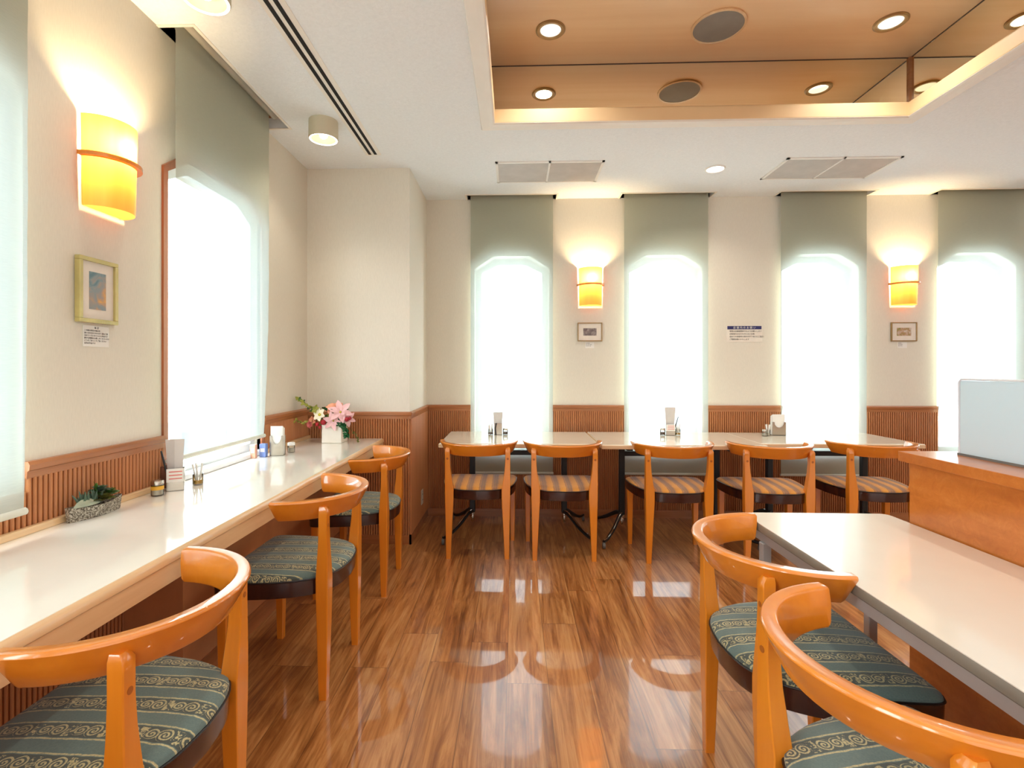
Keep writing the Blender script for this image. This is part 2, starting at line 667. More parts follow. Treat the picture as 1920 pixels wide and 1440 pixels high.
# ------------------------------------------------------------------ room shell
CZ = 2.70
XL, XR, YB, YF = -1.5, 6.2, 4.32, -3.6
PX, PY = -0.754, 3.614      # pillar corner
b = B()
box(b, XL - .2, XR + .2, YF - .2, YB + .2, -.1, 0)
struct('floor', b, M['floor'])

# ceiling with the coffer opening and the blind pockets
TX0, TX1, TY0, TY1 = -.12, 2.245, -.6, 2.968
PK_B = [(cx - .375, cx + .375, 4.20, 4.32) for cx in WIN_BACK]
PK_L = [(-1.5, -1.352, (a + c) / 2 - .46, (a + c) / 2 + .46) for a, c in WIN_LEFT]
PK_L[3] = (-1.5, -1.352, 2.085, 2.99)
PK_L[2] = (-1.5, -1.352, .56, 1.465)
holes = [(TX0, TX1, TY0, TY1)] + PK_B + PK_L
xsq = sorted(set([XL - .2, XR + .2] + [h[0] for h in holes] + [h[1] for h in holes]))
ysq = sorted(set([YF - .2, YB + .2] + [h[2] for h in holes] + [h[3] for h in holes]))
b = B()
vc = {}


def gv_(x, y, z):
    k = (round(x, 4), round(y, 4), round(z, 4))
    if k not in vc:
        vc[k] = b.verts.new((x, y, z))
    return vc[k]


def inhole(x, y):
    return any(h[0] < x < h[1] and h[2] < y < h[3] for h in holes)


for i in range(len(xsq) - 1):
    for j in range(len(ysq) - 1):
        x0, x1, y0, y1 = xsq[i], xsq[i + 1], ysq[j], ysq[j + 1]
        if not inhole((x0 + x1) / 2, (y0 + y1) / 2):
            b.faces.new((gv_(x0, y0, CZ), gv_(x0, y1, CZ), gv_(x1, y1, CZ), gv_(x1, y0, CZ)))
edges = [e for e in b.edges if e.is_boundary]
r = bmesh.ops.extrude_edge_only(b, edges=edges)
for v in [g for g in r['geom'] if isinstance(g, bmesh.types.BMVert)]:
    v.co.z = CZ + .06
struct('ceiling', b, M['ceil'])

# slab that closes the pockets and coffer from above
b = B()
box(b, XL - .2, XR + .2, YF - .2, YB + .2, 3.10, 3.16)
struct('ceiling', b, M['ceil_smooth'])


def wpoly(cx0, cx1, z0, zs, zt, ch):
    return [(cx0, z0), (cx1, z0), (cx1, zs), (cx1 - ch, zt), (cx0 + ch, zt), (cx0, zs)]


ZS, ZT, CH = 2.11, 2.215, .165


def wall_with(name, wins, u0, u1, f, z0w, a, c):
    """wins = [(u0,u1)], built of solid pieces around each opening"""
    b = B()
    cur = u0
    for k_, (p, q) in enumerate(wins):
        z0 = z0w[k_] if isinstance(z0w, list) else z0w
        prism(b, [(cur, 0), (p, 0), (p, 3.1), (cur, 3.1)], f, a, c)
        prism(b, [(p, 0), (q, 0), (q, z0), (p, z0)], f, a, c)
        prism(b, [(p, ZS), (p + CH, ZT), (p + CH, 3.1), (p, 3.1)], f, a, c)
        prism(b, [(p + CH, ZT), (q - CH, ZT), (q - CH, 3.1), (p + CH, 3.1)], f, a, c)
        prism(b, [(q - CH, ZT), (q, ZS), (q, 3.1), (q - CH, 3.1)], f, a, c)
        cur = q
    prism(b, [(cur, 0), (u1, 0), (u1, 3.1), (cur, 3.1)], f, a, c)
    return struct(name, b, M['wall'])


fB = lambda u, v, t_: Vector((u, t_, v))
fL = lambda u, v, t_: Vector((t_, u, v))
SILL_B, SILL_L = .54, .775
wall_with('wall_back', [(c - WW / 2, c + WW / 2) for c in WIN_BACK], PX - .01, XR + .2, fB, SILL_B, YB, YB + .2)
wall_with('wall_left', WIN_LEFT, YF - .2, PY + .72, fL, SILL_LEFT, XL - .2, XL)
b = B()
box(b, XR, XR + .2, YF, YB, 0, 3.1)
struct('wall_right', b, M['wall'])
b = B()
box(b, XL - .2, XR + .2, YF - .2, YF, 0, 3.1)
struct('wall_front', b, M['wall'])
b = B()
box(b, XL, PX, PY, YB + .2, 0, 3.1)
struct('wall_pillar', b, M['wall'])

# windows: aluminium frame and pane in every opening


def window(n, c, half, axis, z0):
    b = B()
    fw = .05
    out = wpoly(c - half, c + half, z0, ZS, ZT, CH)
    inn = wpoly(c - half + fw, c + half - fw, z0 + fw, ZS - .02, ZT - fw, CH - .02)
    f = fB if axis == 'b' else fL
    t0, t1 = (YB + .13, YB + .17) if axis == 'b' else (XL - .075, XL - .035)
    A0 = [b.verts.new(f(u, v, t0)) for u, v in out]
    A1 = [b.verts.new(f(u, v, t1)) for u, v in out]
    I0 = [b.verts.new(f(u, v, t0)) for u, v in inn]
    I1 = [b.verts.new(f(u, v, t1)) for u, v in inn]
    for i in range(6):
        j = (i + 1) % 6
        b.faces.new((A0[i], A0[j], I0[j], I0[i]))
        b.faces.new((A1[i], A1[j], I1[j], I1[i]))
        b.faces.new((I0[i], I0[j], I1[j], I1[i]))
        b.faces.new((A0[i], A0[j], A1[j], A1[i]))
    bmesh.ops.recalc_face_normals(b, faces=b.faces[:])
    o = struct('window_%d' % n, b, M['alu'])
    b = B()
    tm = (t0 + t1) / 2
    prism(b, inn, f, tm - .003, tm + .003)
    new_obj('pane', b, M['glass'], o)
    return o


k = 1
for (a, c), sl in zip(WIN_LEFT, SILL_LEFT):
    window(k, (a + c) / 2, (c - a) / 2, 'l', sl)
    k += 1
for c in WIN_BACK:
    window(k, c, WW / 2, 'b', SILL_B)
    k += 1

# teak casings lining the left windows
tr_n = 1
for (a, c), sl in zip(WIN_LEFT[3:], SILL_LEFT[3:]):
    b = B()
    out = wpoly(a - .028, c + .028, sl, ZS + .015, ZT + .028, CH)
    inn = wpoly(a, c, sl, ZS, ZT, CH)
    out = out[1:] + out[:1]
    inn = inn[1:] + inn[:1]
    t0, t1 = XL - .02, XL + .010
    O0 = [b.verts.new((t0, u, v)) for u, v in inn]
    O1 = [b.verts.new((t1, u, v)) for u, v in inn]
    Q1 = [b.verts.new((t1, u, v)) for u, v in out]
    Q0 = [b.verts.new((XL, u, v)) for u, v in out]
    for i in range(5):
        b.faces.new((O0[i], O0[i + 1], O1[i + 1], O1[i]))
        b.faces.new((O1[i], O1[i + 1], Q1[i + 1], Q1[i]))
        b.faces.new((Q1[i], Q1[i + 1], Q0[i + 1], Q0[i]))
    bmesh.ops.recalc_face_normals(b, faces=b.faces[:])
    struct('trim_%d' % tr_n, b, M['jamb'])
    tr_n += 1

# reeded wainscot
PITCH = .0178


def ribs(b, f, u0, u1, z0, z1):
    n = max(1, round((u1 - u0) / PITCH))
    p = (u1 - u0) / n
    pr = []
    for i in range(n):
        s = u0 + i * p
        for k_, (q, d) in enumerate(((0, .0005), (.30, .0005), (.33, .0095), (.47, .0130), (.65, .0142), (.83, .0130), (.97, .0095))):
            pr.append((s + q * p, d))
    pr.append((u1, .0005))
    lo = [b.verts.new(f(u, z0, d)) for u, d in pr]
    hi = [b.verts.new(f(u, z1, d)) for u, d in pr]
    for i in range(len(pr) - 1):
        b.faces.new((lo[i], lo[i + 1], hi[i + 1], hi[i]))


def rail_prof(b, f, u0, u1, zt=.955):
    prof = [(0, zt - .052), (.012, zt - .052), (.014, zt - .030), (.020, zt - .026), (.022, zt - .010), (.016, zt), (0, zt)]
    prism(b, prof, lambda d, v, t_: f(t_, v, d), u0, u1)


gB = lambda u, v, d: Vector((u, YB - d, v))
gP = lambda u, v, d: Vector((u, PY - d, v))
gS = lambda u, v, d: Vector((PX + d, u, v))
gL = lambda u, v, d: Vector((XL + d, u, v))
RT = .948
b, b2, b3 = B(), B(), B()
cur = PX + .012
for c in WIN_BACK:
    a, d = c - WW / 2, c + WW / 2
    ribs(b, gB, cur, a, .065, RT - .05)
    rail_prof(b2, gB, cur, a, RT)
    ribs(b, gB, a, d, .065, SILL_B)
    cur = d
ribs(b, gB, cur, XR, .065, RT - .05)
rail_prof(b2, gB, cur, XR, RT)
box(b3, PX, XR, YB - .014, YB, 0, .066)
struct('trim_%d' % tr_n, b, M['rib'])
struct('trim_%d' % (tr_n + 1), b2, M['rail'])
struct('baseboard_back', b3, M['rail'])
tr_n += 2
b, b2, b3 = B(), B(), B()
ribs(b, gP, XL, PX, .065, RT - .05)
ribs(b, gS, PY, YB, .065, RT - .05)
rail_prof(b2, gP, XL, PX + .016, RT)
rail_prof(b2, gS, PY - .016, YB, RT)
box(b3, XL, PX + .014, PY - .014, PY, 0, .066)
box(b3, PX, PX + .014, PY - .014, YB, 0, .066)
struct('trim_%d' % tr_n, b, M['rib'])
struct('trim_%d' % (tr_n + 1), b2, M['rail'])
struct('baseboard_pillar', b3, M['rail'])
tr_n += 2
b, b2, b3 = B(), B(), B()
cur = YF
M['rail_y'] = wood('teak_chair_rail_long', (150, 92, 52), (168, 106, 62), (182, 120, 76), 'y', .35, .3, .8)
for (a, d), sl in zip(WIN_LEFT, SILL_LEFT):
    m_ = .028 if a > 2 else .0
    ribs(b, gL, cur, a - m_, .065, .975 - .05)
    rail_prof(b2, gL, cur, a - m_, .975)
    ribs(b, gL, a - m_, d + m_, .065, sl)
    cur = d + m_
ribs(b, gL, cur, PY, .065, .975 - .05)
rail_prof(b2, gL, cur, PY, .975)
box(b3, XL, XL + .014, YF, PY, 0, .066)
struct('trim_%d' % tr_n, b, M['rib'])
struct('trim_%d' % (tr_n + 1), b2, M['rail_y'])
struct('baseboard_left', b3, M['rail_y'])
tr_n += 2

# coffer: sloping lip, mirror walls, veneer top
MZ0, MZ1 = 2.778, 3.052
b = B()
x0, x1, y0, y1 = TX0, TX1, TY0, TY1
o_ = .035


def ring4(x0, x1, y0, y1, z):
    return [(x0, y0, z), (x1, y0, z), (x1, y1, z), (x0, y1, z)]


RL = [ring4(x0 + .0035, x1 - .0035, y0 + .0035, y1 - .0035, CZ - .002), ring4(x0 + .0045, x1 - .0045, y0 + .0045, y1 - .0045, CZ + .002),
      ring4(x0 + .0045, x1 - .0045, y0 + .0045, y1 - .0045, CZ + .070), ring4(x0 - .001, x1 + .001, y0 - .001, y1 + .001, CZ + .0790)]
M['lip'] = plain('tan_coffer_lip', (232, 202, 158), .4, var=.01)
b = B()
loft(b, RL, True, False)
struct('trim_%d' % tr_n, b, M['lip'])
tr_n += 1
b = B()
R_ = [ring4(x0 - .08, x1 + .08, y0 - .08, y1 + .08, CZ - .0005), ring4(x0 - .075, x1 + .075, y0 - .075, y1 + .075, CZ - .010),
      ring4(x0 - .03, x1 + .03, y0 - .03, y1 + .03, CZ - .012), ring4(x0 - .005, x1 + .005, y0 - .005, y1 + .005, CZ - .010),
      ring4(x0 + .003, x1 - .003, y0 + .003, y1 - .003, CZ - .004), ring4(x0 + .003, x1 - .003, y0 + .003, y1 - .003, CZ + .072), ring4(x0 - .001, x1 + .001, y0 - .001, y1 + .001, CZ + .0775), ring4(x0 - o_ - .005, x1 + o_ + .005, y0 - o_ - .005, y1 + o_ + .005, CZ + .078)]
loft(b, R_, True, False)
struct('trim_%d' % tr_n, b, M['ceil_smooth'])
tr_n += 1
mx0, mx1, my0, my1 = x0 - o_, x1 + o_, y0 - o_, y1 + o_
b = B()
box(b, mx0, mx1, my1, my1 + .006, MZ0, MZ1)
box(b, mx0, mx1, my0 - .006, my0, MZ0, MZ1)
box(b, mx1, mx1 + .006, my0, my1, MZ0, MZ1)
box(b, mx0 - .006, mx0, my0, my1, MZ0, MZ1)
struct('trim_%d' % tr_n, b, M['mirror'])
tr_n += 1
b = B()
box(b, mx0 - .01, mx1 + .01, my0 - .01, my1 + .01, MZ1, MZ1 + .02)
struct('ceiling', b, M['coffer'])
b = B()
for (x, y) in ((mx1 - .012, my1 - .012), (mx0, my1 - .012)):
    box(b, x, x + .012, y, y + .012, MZ0, MZ1)
struct('trim_%d' % tr_n, b, M['rail'])
tr_n += 1
b = B()
for q in range(4):
    pass
box(b, mx0, mx1, my1 - .003, my1, MZ1 - .004, MZ1)
box(b, mx1 - .003, mx1, my0, my1, MZ1 - .004, MZ1)
struct('trim_%d' % tr_n, b, M['glide'])
tr_n += 1

# ------------------------------------------------------------------ roller blinds
PLACE_B = ['covering the leftmost window of the back wall', 'covering the second window from the left in the back wall', 'covering the third window of the back wall',
           'covering the back wall window behind the frosted screen', 'covering the far right window of the back wall']


def blind(name, label, group, c, half, zb, axis, pocket, curl=0.0):
    """cloth hangs from a roller in a ceiling pocket; local u along the wall"""
    f = (lambda u, v, d: Vector((u, 4.272 - d, v))) if axis == 'b' else (lambda u, v, d: Vector((-1.425 + d, u, v)))
    base = f(c, 0, 0)
    o = thing(name, label, 'roller blind', (base.x, base.y, zb), 0, group)
    inv = Vector((-base.x, -base.y, -zb))
    b = B()
    N = 24
    rows = []
    for i in range(N + 1):
        z = zb + (2.70 - zb) * i / N
        tt = 1 - i / N
        d = -curl * max(0, tt - .45) ** 2 / .3 + .0012 * math.sin(i * 1.7)
        rows.append((z, d))
    rows.append((2.742, 0))
    grid = []
    for z, d in rows:
        grid.append([b.verts.new(f(c + half * (2 * j / 6 - 1), z, d) + inv) for j in range(7)])
    for i in range(len(rows) - 1):
        for j in range(6):
            b.faces.new((grid[i][j], grid[i][j + 1], grid[i + 1][j + 1], grid[i + 1][j]))
    new_obj('cloth', b, M['blind'], o, True)
    b = B()
    z, d = rows[0]
    tube(b, [f(c - half - .004, z - .008, d) + inv, f(c + half + .004, z - .008, d) + inv], .011, 12)
    q = new_obj('hem_bar', b, M['blindbar'], o, True)
    b = B()
    tube(b, [f(c - half - .01, 2.733, .030) + inv, f(c + half + .01, 2.733, .030) + inv], .024, 14)
    new_obj('roller_tube', b, M['grey_tube'], o, True)
    for s in (-1, 1):
        b = B()
        p0 = f(c + s * (half + .012), 2.72, -.01) + inv
        p1 = f(c + s * (half + .016), 2.775, .05) + inv
        box(b, min(p0.x, p1.x), max(p0.x, p1.x), min(p0.y, p1.y), max(p0.y, p1.y), min(p0.z, p1.z), max(p0.z, p1.z))
        new_obj('bracket', b, M['rail'], o)
    return o


bl = {}
for i, c in enumerate(WIN_BACK):
    bl[i] = blind('roller_blind', 'sage roller blind ' + PLACE_B[i], 'roller blinds on the back wall', c, .347, .385, 'b', PK_B[i])
blind('roller_blind', 'sage roller blind nearest the camera on the left wall, before the wall lamp', 'roller blinds on the left wall', 1.015, .42, .85, 'l', PK_L[2], .012)
blind('roller_blind', 'sage roller blind over the teak-cased left wall window, above the white counter', 'roller blinds on the left wall', 2.487, .405, .878, 'l', PK_L[3], .03)

# pocket trims on the ceiling
b = B()
for (p, q, r_, s_) in PK_B + PK_L[2:]:
    wd = .014
    sides = [(p - wd, q + wd, r_ - wd, r_), (p - wd, p, r_, s_), (q, q + wd, r_, s_)] if s_ > 4 else [(p, q + wd, r_ - wd, r_), (p, q + wd, s_, s_ + wd), (q, q + wd, r_, s_)]
    for (a, c, d, e_) in sides:
        box(b, a, c, d, e_, CZ - .004, CZ + .002)
struct('trim_%d' % tr_n, b, M['ceil_smooth'])
tr_n += 1
b = B()
for (p, q, r_, s_) in PK_B + PK_L[2:]:
    box(b, p, q, r_, s_, 2.80, 2.81)
struct('trim_%d' % tr_n, b, M['ceil_smooth'])
tr_n += 1

# ------------------------------------------------------------------ ceiling fittings


def grille(x0, x1, y0, y1, label):
    cx, cy = (x0 + x1) / 2, (y0 + y1) / 2
    o = thing('ceiling_vent', label, 'ceiling vent', (cx, cy, CZ), 0, 'ceiling vents before the back wall')
    a, d = (x1 - x0) / 2, (y1 - y0) / 2
    b = B()
    fw = .018
    box(b, -a, a, -d, -d + fw, -.008, .0)
    box(b, -a, a, d - fw, d, -.008, .0)
    box(b, -a, -a + fw, -d, d, -.008, .0)
    box(b, a - fw, a, -d, d, -.008, .0)
    box(b, -.007, .007, -d, d, -.008, .0)
    new_obj('frame', b, M['white'], o)
    b = B()
    n = 20
    for i in range(n):
        y = -d + fw + (2 * d - 2 * fw) * (i + .5) / n
        for (p, q) in ((-a + fw, -.007), (.007, a - fw)):
            vs = [b.verts.new(c_) for c_ in ((p, y - .0066, -.003), (q, y - .0066, -.003), (q, y + .0066, -.0065), (p, y + .0066, -.0065))]
            b.faces.new(vs)
    new_obj('slats', b, M['grille'], o)
    b = B()
    box(b, -a + .004, a - .004, -d + .004, d - .004, -.0008, -.0002)
    new_obj('backing', b, M['caster'], o)


grille(-.135, .625, 3.53, 3.92, 'white slatted ceiling vent near the pillar, left of the small downlight')
grille(1.865, 2.64, 3.53, 3.92, 'white slatted ceiling vent on the right of the small downlight')

# slot diffuser
o = thing('slot_diffuser', 'long white ceiling slot diffuser with two black slots beside the blind pockets', 'air diffuser', (-.95, 1.6, CZ))
b = B()
box(b, -.052, .052, -2.2, 1.785, -.004, 0)
new_obj('frame', b, M['ceil_smooth'], o)
for xa in (-.03, .008):
    b = B()
    box(b, xa, xa + .019, -2.18, 1.772, -.0055, -.0035)
    new_obj('slot', b, M['black_slot'], o)


def downlight(name, label, x, y, z, r, ring, lens, rim, group=None, power=8, angle=130):
    o = thing(name, label, 'downlight', (x, y, z), 0, group)
    b = B()
    lathe(b, [(r, 0), (r + rim, 0), (r + rim, -.004), (r + rim * .7, -.010), (r + rim * .15, -.008), (r, -.002), (r, 0)], seg=36, cap=False)
    new_obj('ring', b, ring, o, True)
    b = B()
    lathe(b, [(.001, -.001), (r, -.001), (r, -.003), (.001, -.0045)], seg=36, cap=True)
    new_obj('lens', b, lens, o, True)
    l = bpy.data.lights.new(name + '_light', 'AREA')
    l.shape = 'DISK'
    l.size = r * 1.9
    l.energy = power * .35
    l.color = (1, .92, .80)
    l.spread = math.radians(angle)
    q = bpy.data.objects.new(name + '_light', l)
    col.objects.link(q)
    q.parent = o
    q.location = (0, 0, -.0055)
    return o


G = 'downlights in the wooden coffer'
downlight('downlight', 'brass-ringed downlight at the left end of the wooden coffer', .190, 2.69, MZ1, .054, M['brassframe'], M['dl'], .024, G, 14)
downlight('downlight', 'brass-ringed downlight right of the round speaker in the wooden coffer', 1.945, 2.69, MZ1, .054, M['brassframe'], M['dl'], .024, G, 14)
downlight('downlight', 'brass-ringed downlight nearer the room at the coffer left side', .190, 1.2, MZ1, .054, M['brassframe'], M['dl'], .024, G, 14)
downlight('downlight', 'brass-ringed downlight nearer the room at the coffer right side', 1.945, 1.2, MZ1, .054, M['brassframe'], M['dl'], .024, G, 14)
downlight('downlight', 'small white downlight in the ceiling between the two vents', 1.445, 3.705, CZ, .058, M['white'], M['dl_hot'], .012, None, 12)
o = thing('ceiling_speaker', 'round grey ceiling speaker between the coffer downlights', 'speaker', (1.065, 2.69, MZ1))
b = B()
lathe(b, [(.001, -.006), (.125, -.006), (.128, 0)], seg=48)
new_obj('mesh_cover', b, M['spk'], o, True)
b = B()
lathe(b, [(.125, -.001), (.136, -.001), (.136, -.008), (.125, -.009), (.125, -.001)], seg=48, cap=False)
new_obj('rim', b, M['maple'], o, True)


def canlight(x, y, label):
    o = thing('ceiling_spotlight', label, 'ceiling spotlight', (x, y, CZ), 0, 'cylinder spotlights along the left wall')
    b = B()
    lathe(b, [(.082, 0), (.083, -.100), (.080, -.106), (.070, -.104), (.066, -.06), (.045, -.045), (.001, -.045)], seg=40, cap=False)
    lathe(b, [(.001, -.001), (.082, -.001)], seg=40, cap=False)
    new_obj('housing', b, M['lampbody'], o, True)
    b = B()
    lathe(b, [(.069, -.1045), (.078, -.1065), (.079, -.104)], seg=40, cap=False)
    new_obj('rim', b, M['dl_hot'], o, True)
    b = B()
    sphere(b, (0, 0, -.075), .026)
    new_obj('bulb', b, M['bulb'], o, True)
    l = bpy.data.lights.new('spotlight_light', 'SPOT')
    l.energy = 6
    l.color = (1, .90, .74)
    l.spot_size = math.radians(125)
    l.spot_blend = .5
    l.shadow_soft_size = .05
    q = bpy.data.objects.new('spotlight_light', l)
    col.objects.link(q)
    q.parent = o
    q.location = (0, 0, -.11)


canlight(-1.115, 2.92, 'putty cylinder ceiling spotlight near the pillar, beside the slot diffuser')
canlight(-1.12, 1.80, 'putty cylinder ceiling spotlight cut by the top edge of the picture')

# ------------------------------------------------------------------ wall sconces


def sconce(x, y, z, rz, label):
    """local: wall plane y=0, lamp bulges to -y"""
    o = thing('wall_sconce', label, 'wall lamp', (x, y, z), rz, 'veneer wall lamps')
    r, zt, zb = .10, .158, -.158

    def arc(rx, ry, n=24):
        return [(-rx * math.cos(PI * i / n), -ry * math.sin(PI * i / n) - .004) for i in range(n + 1)]
    b = B()
    rings = []
    for zz, s in ((zb, .93), (zb + .01, .945), (0, .975), (zt, 1.0)):
        rings.append([Vector((px * s, py * s, zz)) for px, py in arc(r, r)])
    n = len(rings[0])
    vv = [[b.verts.new(p) for p in q] for q in rings]
    for i in range(len(vv) - 1):
        for j in range(n - 1):
            b.faces.new((vv[i][j], vv[i][j + 1], vv[i + 1][j + 1], vv[i + 1][j]))
    new_obj('shade', b, M['shade'], o, True)
    b = B()
    pts = [Vector((px * .93, py * .93, zb)) for px, py in arc(r, r)]
    b.faces.new([b.verts.new(p) for p in pts])
    new_obj('shade_bottom', b, M['shade'], o)
    b = B()
    A_ = arc(r + .016, r + .016)
    I_ = arc(r * .985, r * .985)
    poly = A_ + I_[::-1]
    prism(b, poly, lambda u, v, t_: Vector((u, v, t_)), .010, .024)
    new_obj('wood_band', b, M['honey'], o)
    b = B()
    box(b, -.085, .085, -.006, -.001, zb + .02, zt - .03)
    new_obj('back_plate', b, M['white'], o)
    b = B()
    sphere(b, (0, -.070, .068), .013, (1, 1, 1.5))
    new_obj('bulb', b, M['bulb'], o, True)
    l = bpy.data.lights.new('sconce_light', 'POINT')
    l.energy = 30
    l.color = (1, .74, .42)
    l.shadow_soft_size = .026
    q = bpy.data.objects.new('sconce_light', l)
    col.objects.link(q)
    q.parent = o
    q.location = (0, -.070, .068)
    return o


sconce(XL + .001, 1.795, 1.985, PI / 2, 'glowing veneer wall lamp on the left wall above the gilt picture')
sconce(.641, YB - .001, 1.945, 0, 'glowing veneer wall lamp between the first two windows of the back wall')
sconce(3.215, YB - .001, 1.94, 0, 'glowing veneer wall lamp right of the third window of the back wall')

# ------------------------------------------------------------------ pictures, captions, notice


def paint(name, cols, scale, dist=1.5, seed=0):
    t = NT(name)
    v = t.coord((scale, scale, scale), loc=(seed, seed * 2, seed * 3))
    n = t.noise(v, 1, 4, .6, dist)
    return t.done(t.bsdf(t.ramp(n, [(.28 + .44 * i / (len(cols) - 1), lin(c)) for i, c in enumerate(cols)]), .6))


art1 = paint('abstract_sea_painting', [(96, 130, 140), (132, 152, 158), (160, 152, 144), (206, 160, 110), (244, 190, 84)], 14, 1.2, 3)
art2 = paint('grey_landscape_print', [(84, 74, 78), (120, 108, 108), (160, 152, 146), (186, 180, 170)], 22, .6, 5)
art3 = paint('green_village_print', [(84, 106, 50), (128, 142, 74), (178, 140, 104), (206, 196, 184), (196, 204, 212)], 22, .5, 8)


def picture(x, y, z, rz, wd, ht, fr, mat_w, art, fm, depth, label):
    o = thing('framed_picture', label, 'picture', (x, y, z), rz)
    a, c = wd / 2, ht / 2
    b = B()
    for q in ((-a, a, c - fr, c), (-a, a, -c, -c + fr), (-a, -a + fr, -c + fr, c - fr), (a - fr, a, -c + fr, c - fr)):
        box(b, q[0], q[1], -depth, -.001, q[2], q[3], .0015, 1)
    new_obj('frame', b, fm, o)
    b = B()
    box(b, -a + fr, a - fr, -depth * .55, -.001, -c + fr, c - fr)
    new_obj('mat', b, M['mat'], o)
    b = B()
    e_ = fr + mat_w
    box(b, -a + e_, a - e_, -depth * .55 - .001, -depth * .55, -c + e_, c - e_)
    new_obj('print', b, art, o)


def text_mesh(s, size, mat, parent, loc, rot=(PI / 2, 0, 0), name='lettering', align='LEFT', sx=1.0):
    cu = bpy.data.curves.new('lettering', 'FONT')
    cu.body = s
    cu.size = size
    cu.align_x = align
    cu.extrude = .0001
    tmp = bpy.data.objects.new('tmp', cu)
    col.objects.link(tmp)
    dg = bpy.context.evaluated_depsgraph_get()
    me = bpy.data.meshes.new_from_object(tmp.evaluated_get(dg))
    bpy.data.objects.remove(tmp)
    bpy.data.curves.remove(cu)
    me.materials.clear()
    me.materials.append(mat)
    q = bpy.data.objects.new(name, me)
    col.objects.link(q)
    q.parent = parent
    q.location = loc
    q.rotation_euler = rot
    q.scale = (sx, 1, 1)
    return q


picture(XL + .001, 1.757, 1.535, PI / 2, .168, .228, .014, .034, art1, M['goldframe'], .022, 'gilt-framed abstract sea painting on the left wall under the wall lamp')
picture(.636, YB - .001, 1.567, 0, .208, .158, .008, .040, art2, M['brassframe'], .016, 'thin-framed grey landscape under the back wall lamp nearest the pillar')
picture(3.222, YB - .001, 1.562, 0, .208, .158, .008, .038, art3, M['brassframe'], .016, 'thin-framed green village picture under the right back wall lamp')


def caption(x, y, z, rz, wd, ht, lines, size, label, title=None):
    o = thing('caption_card', label, 'caption card', (x, y, z), rz)
    b = B()
    box(b, -wd / 2, wd / 2, -.0015, 0, -ht / 2, ht / 2)
    new_obj('card', b, M['paper'], o)
    if title:
        text_mesh(title, size * 1.3, M['ink'], o, (0, -.002, ht / 2 - size * 1.5), align='CENTER')
    for i, s in enumerate(lines):
        text_mesh(s, size, M['ink'] if title else M['ink_grey'], o, (-wd / 2 + .004, -.002, ht / 2 - size * (2.9 if title else 1.3) - i * size * 1.32))
    return o


caption(XL + .0005, 1.765, 1.375, PI / 2, .112, .074, ['この絵は海辺の朝の光', '波と空の色をやわらかく重ねて描', '光のうつろいをとらえた作品です', '静かな時間をお楽しみくださいませ', 'どうぞごゆっくりご覧ください', '店内の作品です'], .0068, 'white typed caption card under the gilt picture on the left wall', '海 辺')
caption(.636, YB - .0005, 1.455, 0, .075, .048, ['冬の野原', '淡い色の風景', '木立の小道'], .0085, 'small white caption card under the grey landscape picture')
caption(3.215, YB - .0005, 1.452, 0, .075, .048, ['春の村', '緑の風景', '家と木立'], .0085, 'small white caption card under the green village picture')

o = thing('notice_sheet', 'white wall notice with navy header between the second and third back windows', 'notice', (1.925, YB - .0008, 1.548))
b = B()
box(b, -.148, .148, -.0015, 0, -.068, .068)
new_obj('sheet', b, M['mat'], o)
b = B()
box(b, -.141, .141, -.0022, -.0014, .038, .066)
new_obj('header_band', b, M['label_blue'], o)
text_mesh('店 舗 内 の お 願 い', .0215, M['paper'], o, (0, -.003, .0445), align='CENTER')
for i, s in enumerate(['喫煙は店舗喫煙席でのようお願いします', 'お客様のお忘れものにはご注意', '店内での混雑時は席のゆずりあいにご協力', 'ご理解お願いいたします']):
    text_mesh(s, .0148, M['ink'], o, (-.124, -.0026, .017 - i * .0225))

# ------------------------------------------------------------------ wall socket
o = thing('wall_socket', 'ivory socket plate low on the reeded side of the pillar', 'socket', (PX + .012, 4.026, .232), PI / 2)
b = B()
box(b, -.035, .035, -.006, 0, -.058, .058, .002, 1)
new_obj('plate', b, M['outlet'], o)
for dz in (-.022, .022):
    for dx in (-.009, .006):
        b = B()
        box(b, dx, dx + .003, -.0068, -.0055, dz - .005, dz + .005)
        new_obj('slot', b, M['ink'], o)

# ------------------------------------------------------------------ chairs
ZTOP = .765


def rail_path(n=40):
    a, bb, e_ = .272, .282, 2 / 2.05
    P = []
    for i in range(n + 1):
        ph = -PI / 2 + PI * i / n
        s, c = math.sin(ph), math.cos(ph)
        P.append(Vector((a * math.copysign(abs(s) ** e_, s), .176 - bb * abs(c) ** e_, 0)))
    # evenly spaced
    L = [0]
    for i in range(n):
        L.append(L[-1] + (P[i + 1] - P[i]).length)
    out = []
    for k_ in range(n + 1):
        d = L[-1] * k_ / n
        i = max(j for j in range(n + 1) if L[j] <= d + 1e-9)
        i = min(i, n - 1)
        u = (d - L[i]) / max(1e-9, L[i + 1] - L[i])
        out.append(P[i].lerp(P[i + 1], u))
    return out


